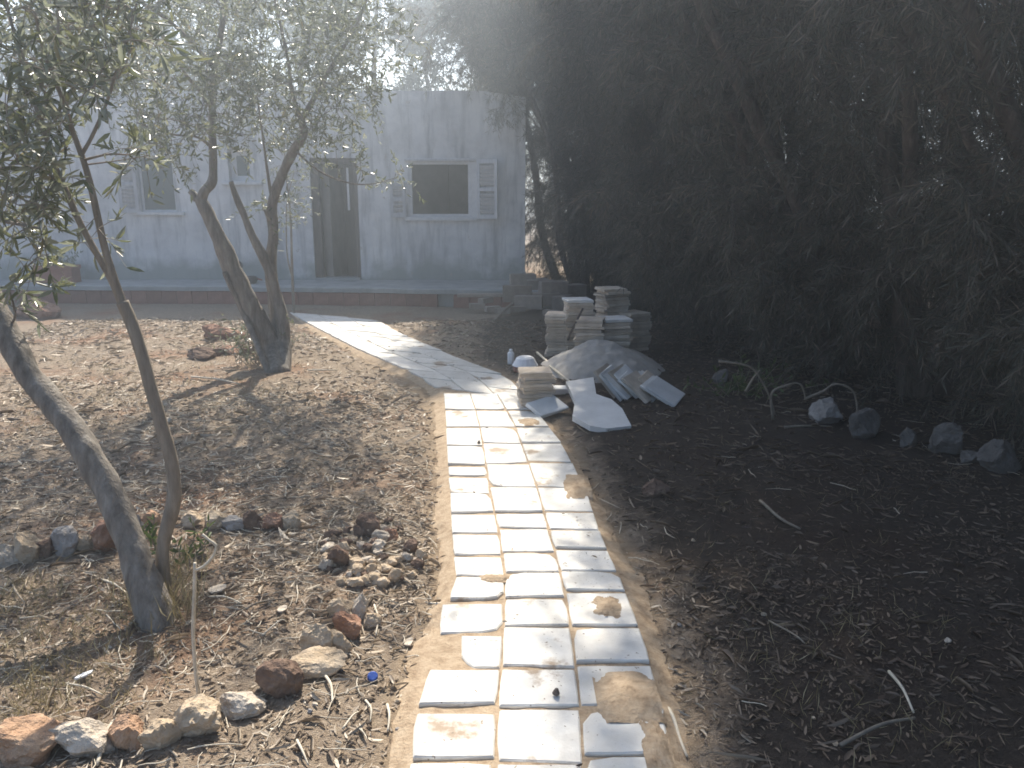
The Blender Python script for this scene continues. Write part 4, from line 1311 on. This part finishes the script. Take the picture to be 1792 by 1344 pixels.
# ------------------------------------------------------------------ single sticks and scraps on the soil
b0 = at_g(350, 1222)
Yk = b0[1]
stick([gup(350, 1222, -.02), onY(343, 1180, Yk), onY(338, 1110, Yk), onY(340, 1040, Yk), onY(341, 985, Yk)], .0065, .005, M['dead_stick'], 'upright bleached dead stick planted among the front stones', 'dead_stick')
stick([onY(342, 998, Yk), onY(358, 990, Yk), onY(374, 972, Yk), onY(378, 955, Yk), onY(366, 945, Yk), onY(354, 935, Yk)], .0055, .004, M['dead_stick'], 'hooked bleached twig sprouting from the top of the upright dead stick', 'dead_twig')
S_ = [
 ([(178, 1018), (200, 1030), (222, 1042)], .0055, 'dead_stick', 'short white twig pointing at the foot of the leaning trunk'),
 ([(368, 1048), (395, 1053), (424, 1060)], .0045, 'dead_stick', 'thin pale twig on red soil beside the white stone chip'),
 ([(655, 1062), (662, 1090), (658, 1115)], .0045, 'dead_stick', 'pale upright twig lying between the humped stones and the path'),
 ([(568, 1185), (580, 1210), (582, 1235)], .006, 'dead_stick', 'forked pale twig lying in litter below the layered slab'),
 ([(678, 1238), (682, 1262), (679, 1285)], .0055, 'dead_stick', 'short bleached twig lying near the path edge'),
 ([(640, 1230), (650, 1250), (648, 1268)], .004, 'dead_stick', 'curved thin twig beside the short bleached twig'),
 ([(1166, 1240), (1178, 1268), (1190, 1300), (1202, 1330)], .007, 'dead_stick', 'bent pale stick lying in shade right along the path edge'),
 ([(1555, 1180), (1578, 1215), (1598, 1252)], .006, 'dead_stick', 'pale crooked stick alone in the dark litter'),
 ([(1345, 1090), (1390, 1120), (1408, 1130)], .004, 'grey_stick', 'thin grey stick on the shaded soil'),
 ([(1470, 1310), (1540, 1280), (1600, 1262)], .007, 'grey_stick', 'long dark grey stick lying across the shaded litter'),
 ([(1330, 880), (1365, 915), (1400, 930)], .009, 'grey_stick', 'dead grey branch on shaded soil before the stones'),
 ([(170, 1344), (188, 1300), (196, 1270), (208, 1262)], .006, 'dead_stick', 'crooked bleached twig leaning on the bright orange stone'),
 ([(20, 1020), (30, 1045), (45, 1060)], .005, 'grey_stick', 'curved grey twig in the shade of the leaning trunk'),
 ([(115, 1200), (150, 1212), (180, 1220)], .004, 'dead_stick', 'thin straw coloured twig on the grass behind the front stones'),
 ([(520, 1300), (530, 1325), (540, 1344)], .0045, 'dead_stick', 'thin twig lying in litter below the pitted stone'),
 ([(600, 1280), (618, 1262), (628, 1250)], .004, 'dead_stick', 'small straight twig in litter beside the curved twig'),
 ([(430, 1070), (455, 1062), (505, 1050)], .004, 'grey_stick', 'thin grey twig lying across the red soil'),
 ([(460, 1115), (490, 1095), (500, 1090)], .004, 'dead_stick', 'short twig behind the dark brown stone'),
 ([(540, 650), (560, 652), (590, 650)], .009, 'dead_stick', 'pale root lying beside the foot of the old olive'),
 ([(335, 662), (380, 668), (420, 675)], .010, 'dead_stick', 'pale fallen branch at the foot of the old olive'),
 ([(385, 615), (415, 608), (440, 600)], .010, 'grey_stick', 'dark branch lying behind the short stone line'),
]
for pts, rad, mat, lab in S_:
    stick([gup(x, y, rad * .8 + .006 + (.012 if i == 1 else 0)) for i, (x, y) in enumerate(pts)], rad, rad * .6, M[mat], lab, 'twig', 'twig')
# arching dead branches by the right hand stones
YR = at_g(1452, 735)[1]
bnch = [
 ([(1353, 735), (1350, 690), (1372, 676), (1400, 672), (1410, 698)], 'thin dead branch arching over dark soil near the pale square stone'),
 ([(1408, 698), (1440, 685), (1462, 672), (1490, 682), (1500, 710), (1495, 745), (1480, 770)], 'dead branch curving over the pale square stone'),
 ([(1258, 632), (1300, 638), (1322, 650), (1345, 690), (1356, 725)], 'long dead branch arching from the weeds toward the stones'),
 ([(1305, 685), (1318, 662), (1330, 648)], 'short forked dead branch among green weeds'),
 ([(1372, 755), (1395, 775), (1420, 782), (1450, 782)], 'thin dead branch lying before the pale square stone')]
for pts, lab in bnch:
    P = [onY(x, y, YR - .15) for x, y in pts]
    P = [np.array([p[0], p[1], max(p[2], gz1(p[0], p[1]) + .01)]) for p in P]
    stick(P, .011, .006, M['grey_stick'], lab, 'dead_branch', 'branch')
# scraps
def scrap(px, py, w, h, mat, label, name, cat, t=.006, tilt=.3):
    s = mpp(px, py)
    r = random.Random(int(px))
    n_ = 7
    poly = [(math.cos(6.283 * i / n_) * w * s / 2 * r.uniform(.75, 1.1), math.sin(6.283 * i / n_) * h * s * r.uniform(.75, 1.1)) for i in range(n_)]
    lay(px, py, 0, 0, t, (r.uniform(-tilt, tilt), r.uniform(-tilt, tilt), r.uniform(-.6, .6)), mat, label, cat, name, .012, poly)
scrap(382, 1036, 42, 14, ROCK['pale'], 'thin white stone chip lying on the red soil', 'stone_chip', 'stone chip')
scrap(494, 1072, 18, 12, ROCK['pale'], 'small white chip on soil behind the layered slab', 'stone_chip', 'stone chip')
scrap(716, 1130, 20, 12, ROCK['pale'], 'white chip lying in litter close to the path', 'stone_chip', 'stone chip')
scrap(236, 1092, 16, 30, ROCK['pale'], 'white chip standing at the foot of the leaning trunk', 'stone_chip', 'stone chip', tilt=.7)
scrap(148, 1188, 14, 16, M['white'], 'white scrap in dry grass behind the front stones', 'scrap', 'scrap')
cpos = at_g(652, 1190)
bcp = thing('bottle_cap', 'bright blue plastic bottle cap lying in litter by the path', 'bottle cap', cpos + np.array([0, 0, .008]))
tb = Tubes(); tb.add([(0, 0, 0), (0, 0, .002), (0, 0, .013), (0, 0, .016)], [.017, .0185, .018, .014], 18)
link('cap_shell', tb.mesh('cap_shell', M['blue'], False), bcp, (0, 0, 0), (.5, .2, 0))
# little cones on the tiles
for px, py in ((973, 1214), (838, 776)):
    p = onG(px, py, .026)
    tb = Tubes()
    for k in range(5):
        tb.add([(0, 0, k * .0045), (0, 0, k * .0045 + .003)], [.013 - .0016 * k, .010 - .0016 * k], 8)
    link('pine_cone', tb.mesh('pine_cone', M['bark_dark'], False), None, tuple(p + np.array([0, 0, .002])), (.25, .1, 0), label='small brown tree cone lying on a pale paving tile', category='cone', group='cones on the path')

# ------------------------------------------------------------------ litter, grass, shoots
R = np.random.default_rng(99)
def scatter(n, x0, x1, y0, y1, keep):
    P = np.stack([R.uniform(x0, x1, n), R.uniform(y0, y1, n)], 1)
    return P[keep(P)]
def off_path(P, near=.40):
    d = path_dist(P[:, 0], P[:, 1])
    return R.random(len(P)) < np.clip((d - near) / .16, 0.0, 1)
def in_view(P, m=.35):
    return (np.abs(P[:, 0]) < P[:, 1] * .72 + m)
def patchy(P, s, lo, hi, seed):
    v = fbm2(P[:, 0], P[:, 1], s, 3, seed) * .5 + .5
    return R.random(len(P)) < np.clip((v - lo) / (hi - lo), .12, 1)

def litter(name, n, region, size, wr, keep, label, seed, lift=.004, curl=.25, tint=None, flat=.35):
    P = scatter(n, *region, keep)
    a = R.uniform(0, 2 * np.pi, len(P))
    z = gz(P[:, 0], P[:, 1]) + lift
    L = size * R.lognormal(0, .35, len(P))
    d = np.stack([np.cos(a), np.sin(a), R.normal(0, flat * .5, len(P))], 1)
    pos = np.stack([P[:, 0], P[:, 1], z], 1)
    pos[:, 2] += np.maximum(-d[:, 2], 0) * L
    pos -= d * (L * .5)[:, None]
    pos[:, 2] += d[:, 2] * L * .5
    me = leaf_mesh(name, pos, d, L, L * wr, M['dry_leaf'], seed, tint=(tint(len(P)) if tint else R.beta(2, 2, len(P))) * (1 - .6 * mould_shade(P[:, 0], P[:, 1])), fold=.15, curl=curl, up=np.array([[0, 0, 1.0]]))  # tint lowered on the thicket side, putting its shade into the leaves
    link(name, me, None, kind='stuff', label=label, category='litter')
k_all = lambda P: in_view(P) & off_path(P) & (R.random(len(P)) > .45 * mould_shade(P[:, 0], P[:, 1]))
litter('leaf_litter', 60000, (-3.4, 3.4, 1.4, 4.6), .024, .26, lambda P: k_all(P) & patchy(P, 1.1, .35, .6, 41), 'dry curled leaf litter covering the yard soil', 61)
litter('leaf_litter', 52000, (-6.0, 4.6, 4.4, 10.6), .034, .30, lambda P: k_all(P) & patchy(P, .8, .35, .6, 42), 'dry leaf litter over the far yard soil', 62)
litter('straw_litter', 26000, (-3.4, 3.4, 1.4, 5.0), .05, .06, lambda P: k_all(P) & patchy(P, .9, .38, .62, 43), 'thin straw and broken twigs strewn over the yard soil', 63, .006, .18, lambda n: R.beta(3, 1.6, n))
litter('straw_litter', 16000, (-6.0, 4.6, 4.8, 10.6), .075, .07, lambda P: k_all(P) & patchy(P, .8, .38, .62, 44), 'straw and twigs strewn over the far yard soil', 64, .006, .18, lambda n: R.beta(3, 1.6, n))
litter('path_litter', 420, (-1.4, .9, 1.6, 9.6), .018, .3, lambda P: path_dist(P[:, 0], P[:, 1]) < .42, 'few dry leaf bits lying on the paving tiles', 65, .056, .2, lambda n: R.beta(1.5, 2, n))

# round twigs joined as litter
tb = Tubes()
P = scatter(5000, -3.4, 3.4, 1.5, 6.5, lambda P: in_view(P) & off_path(P, .42))
for x, y in P[:2400]:
    if mould_shade(x, y) > .3 and R.random() < .97:
        continue
    a = R.uniform(0, 6.28); L = R.uniform(.04, .16)
    z = gz1(x, y) + .008
    c, s_ = math.cos(a), math.sin(a)
    k = R.normal(0, .07)
    pts_ = []
    for t_ in (-.5, -.25, 0, .25, .5):
        bow = k * (1 - 4 * t_ * t_) + R.normal(0, .012)
        pts_.append((x + c * L * t_ + s_ * L * bow, y + s_ * L * t_ - c * L * bow, z + R.uniform(0, .010)))
    tb.add(pts_, np.array([1, .95, .85, .75, .5]) * R.uniform(.0012, .003), 4, False)
link('twig_litter', tb.mesh('twig_litter', M['dead_stick']), None, kind='stuff', label='small dead twigs strewn over the yard soil', category='litter')

# crumbs of earth
n_ = 9000
P = scatter(n_ * 2, -3.4, 3.4, 1.5, 6.5, lambda P: in_view(P) & off_path(P, .36) & (mould_shade(P[:, 0], P[:, 1]) < .15))
L = .006 * R.lognormal(0, .5, len(P))
O = np.array([(1, 0, 0), (-1, 0, 0), (0, 1, 0), (0, -1, 0), (0, 0, 1), (0, 0, -1)], float)
OF = np.array([(0, 2, 4), (2, 1, 4), (1, 3, 4), (3, 0, 4), (2, 0, 5), (1, 2, 5), (3, 1, 5), (0, 3, 5)])
V = np.stack([P[:, 0], P[:, 1], gz(P[:, 0], P[:, 1]) + .002], 1)[:, None, :] + O[None] * L[:, None, None] * R.uniform(.6, 1.2, (len(P), 6, 1))
link('earth_crumbs', mesh_from('earth_crumbs', V.reshape(-1, 3), (np.arange(len(P))[:, None, None] * 6 + OF[None]).reshape(-1, 3), M['soil']), None, kind='stuff', label='crumbs of dry earth over the yard soil', category='soil crumbs')

def grass(name, centers, n_each, hgt, spread, mat, label, seed, wr=.022, lean=.45):
    r = np.random.default_rng(seed)
    pos, d, L = [], [], []
    for (x, y) in centers:
        k = n_each
        q = r.normal(size=(k, 2)) * spread
        X_, Y_ = x + q[:, 0], y + q[:, 1]
        pos.append(np.stack([X_, Y_, gz(X_, Y_) - .004], 1))
        dd = r.normal(size=(k, 3)) * lean; dd[:, 2] = 1
        d.append(dd); L.append(hgt * r.uniform(.4, 1.2, k))
    pos, d, L = np.concatenate(pos), np.concatenate(d), np.concatenate(L)
    me = leaf_mesh(name, pos, d, L, L * wr + .001, mat, seed, fold=.1, curl=.22, slim=True)
    return link(name, me, None, kind='stuff', label=label, category='grass')
ctr = [at_g(x, y)[:2] for x, y in ((300, 1060), (320, 1040), (285, 1090), (310, 1010), (330, 1075), (262, 1085), (240, 1060))]
grass('dry_grass', ctr, 46, .17, .05, M['dry_grass'], 'dry grass growing round the foot of the leaning trunk', 71)
rr2 = random.Random(8)
ctr = [at_g(rr2.uniform(0, 260), rr2.uniform(1010, 1260))[:2] for _ in range(60)]
grass('dry_grass', ctr, 20, .09, .06, M['dry_grass'], 'thin dry grass between the two stone rows', 72, lean=.7)
ctr = [at_g(rr2.uniform(0, 520), rr2.uniform(580, 760))[:2] for _ in range(140)]
grass('dry_grass', ctr, 16, .07, .09, M['dry_grass'], 'short dry grass on the sunny far yard', 73, wr=.03, lean=.8)
ctr = [at_g(rr2.uniform(1180, 1700), rr2.uniform(760, 1300))[:2] for _ in range(50)]
grass('dry_grass', ctr, 10, .08, .08, M['dry_grass'], 'sparse dry grass in the shaded litter', 74, lean=.8)

# leafy shoots: by the slender stem, at the old olive foot, planter, weeds at right
def shoots(name, label, px, py, n, h, spread, leaf, mat, seed, Y=None, z=None, cat='plant', parent=None, wr=.24, lean=.3):
    T = Tree(seed)
    if Y is None:
        p = at_g(px, py)
    else:
        p = onY(px, py, Y)
    p = p if z is None else np.array([p[0], p[1], z])
    tb = Tubes()
    lp, ld, ll = [], [], []
    for k in range(n):
        o = T.r.normal(size=3) * spread; o[2] = -.01
        top = o * 1.6 + np.array([T.r.normal() * lean * h, T.r.normal() * lean * h, h * T.r.uniform(.5, 1.1)])
        P_ = catmull([o, (o + top) / 2 + T.r.normal(size=3) * .08 * h, top], 4)
        tb.add(P_, np.linspace(.0035, .0015, len(P_)), 4, False)
        m_ = 12
        tt = T.r.uniform(.2, 1, m_)
        ii = (tt * (len(P_) - 1)).astype(int)
        lp.append(P_[ii]); ld.append(T.r.normal(size=(m_, 3)) * .8 + np.array([0, 0, .5])); ll.append(leaf * T.r.uniform(.6, 1.2, m_))
    lp, ld, ll = np.concatenate(lp), np.concatenate(ld), np.concatenate(ll)
    if parent is None:
        t = thing(name, label, cat, tuple(p))
    else:
        t = parent
    off = np.array([0, 0, 0.0]) if parent is None else np.array([0, 0, .235])
    tb.V = [v + off for v in tb.V]
    link('stems', tb.mesh('stems', M['bark_brown']), t)
    link('foliage', leaf_mesh('foliage', lp + off, ld, ll, ll * wr, mat, seed, fold=.2, curl=.1), t)
shoots('olive_shoots', 'clump of green leafy shoots at the foot of the slender stem', 318, 985, 9, .22, .05, .055, M['green_leaf'], 81)
shoots('olive_shoots', 'grey green suckers crowding the foot of the old olive', 458, 636, 46, .5, .09, .06, M['olive_leaf'], 82)
shoots('planter_plant', '', 102, 470, 24, .3, .09, .07, M['green_leaf'], 83, parent=pl, lean=.6)
shoots('weed', 'patch of green leafy weeds beside the grey stone near the leaning tiles', 1310, 690, 22, .26, .14, .07, M['green_leaf'], 84, lean=.5)
shoots('oleander_spray', 'small sprig with long dry leaves at the left foot of the red earth heap', 28, 548, 5, .3, .05, .09, M['olive_leaf'], 85, lean=.6, wr=.18)

# ------------------------------------------------------------------ haze: air volume added to imitate veiling lens glare
HAZE = 0.019
if HAZE > 0:
    hb = Boxes().add(-116, 116, -116, 116, -1.2, 10.5)
    m = bpy.data.materials.new('glare_veil')
    m.use_nodes = True
    nt = m.node_tree
    nt.nodes.clear()
    pv = nt.nodes.new('ShaderNodeVolumePrincipled')
    pv.inputs['Color'].default_value = (.80, .90, 1.0, 1)
    pv.inputs['Density'].default_value = HAZE
    pv.inputs['Anisotropy'].default_value = .68
    ou = nt.nodes.new('ShaderNodeOutputMaterial')
    nt.links.new(pv.outputs[0], ou.inputs['Volume'])
    link('haze', hb.mesh('haze', m), None, kind='stuff', label='pale air volume over the whole yard, added for the veil of lens glare', category='haze')
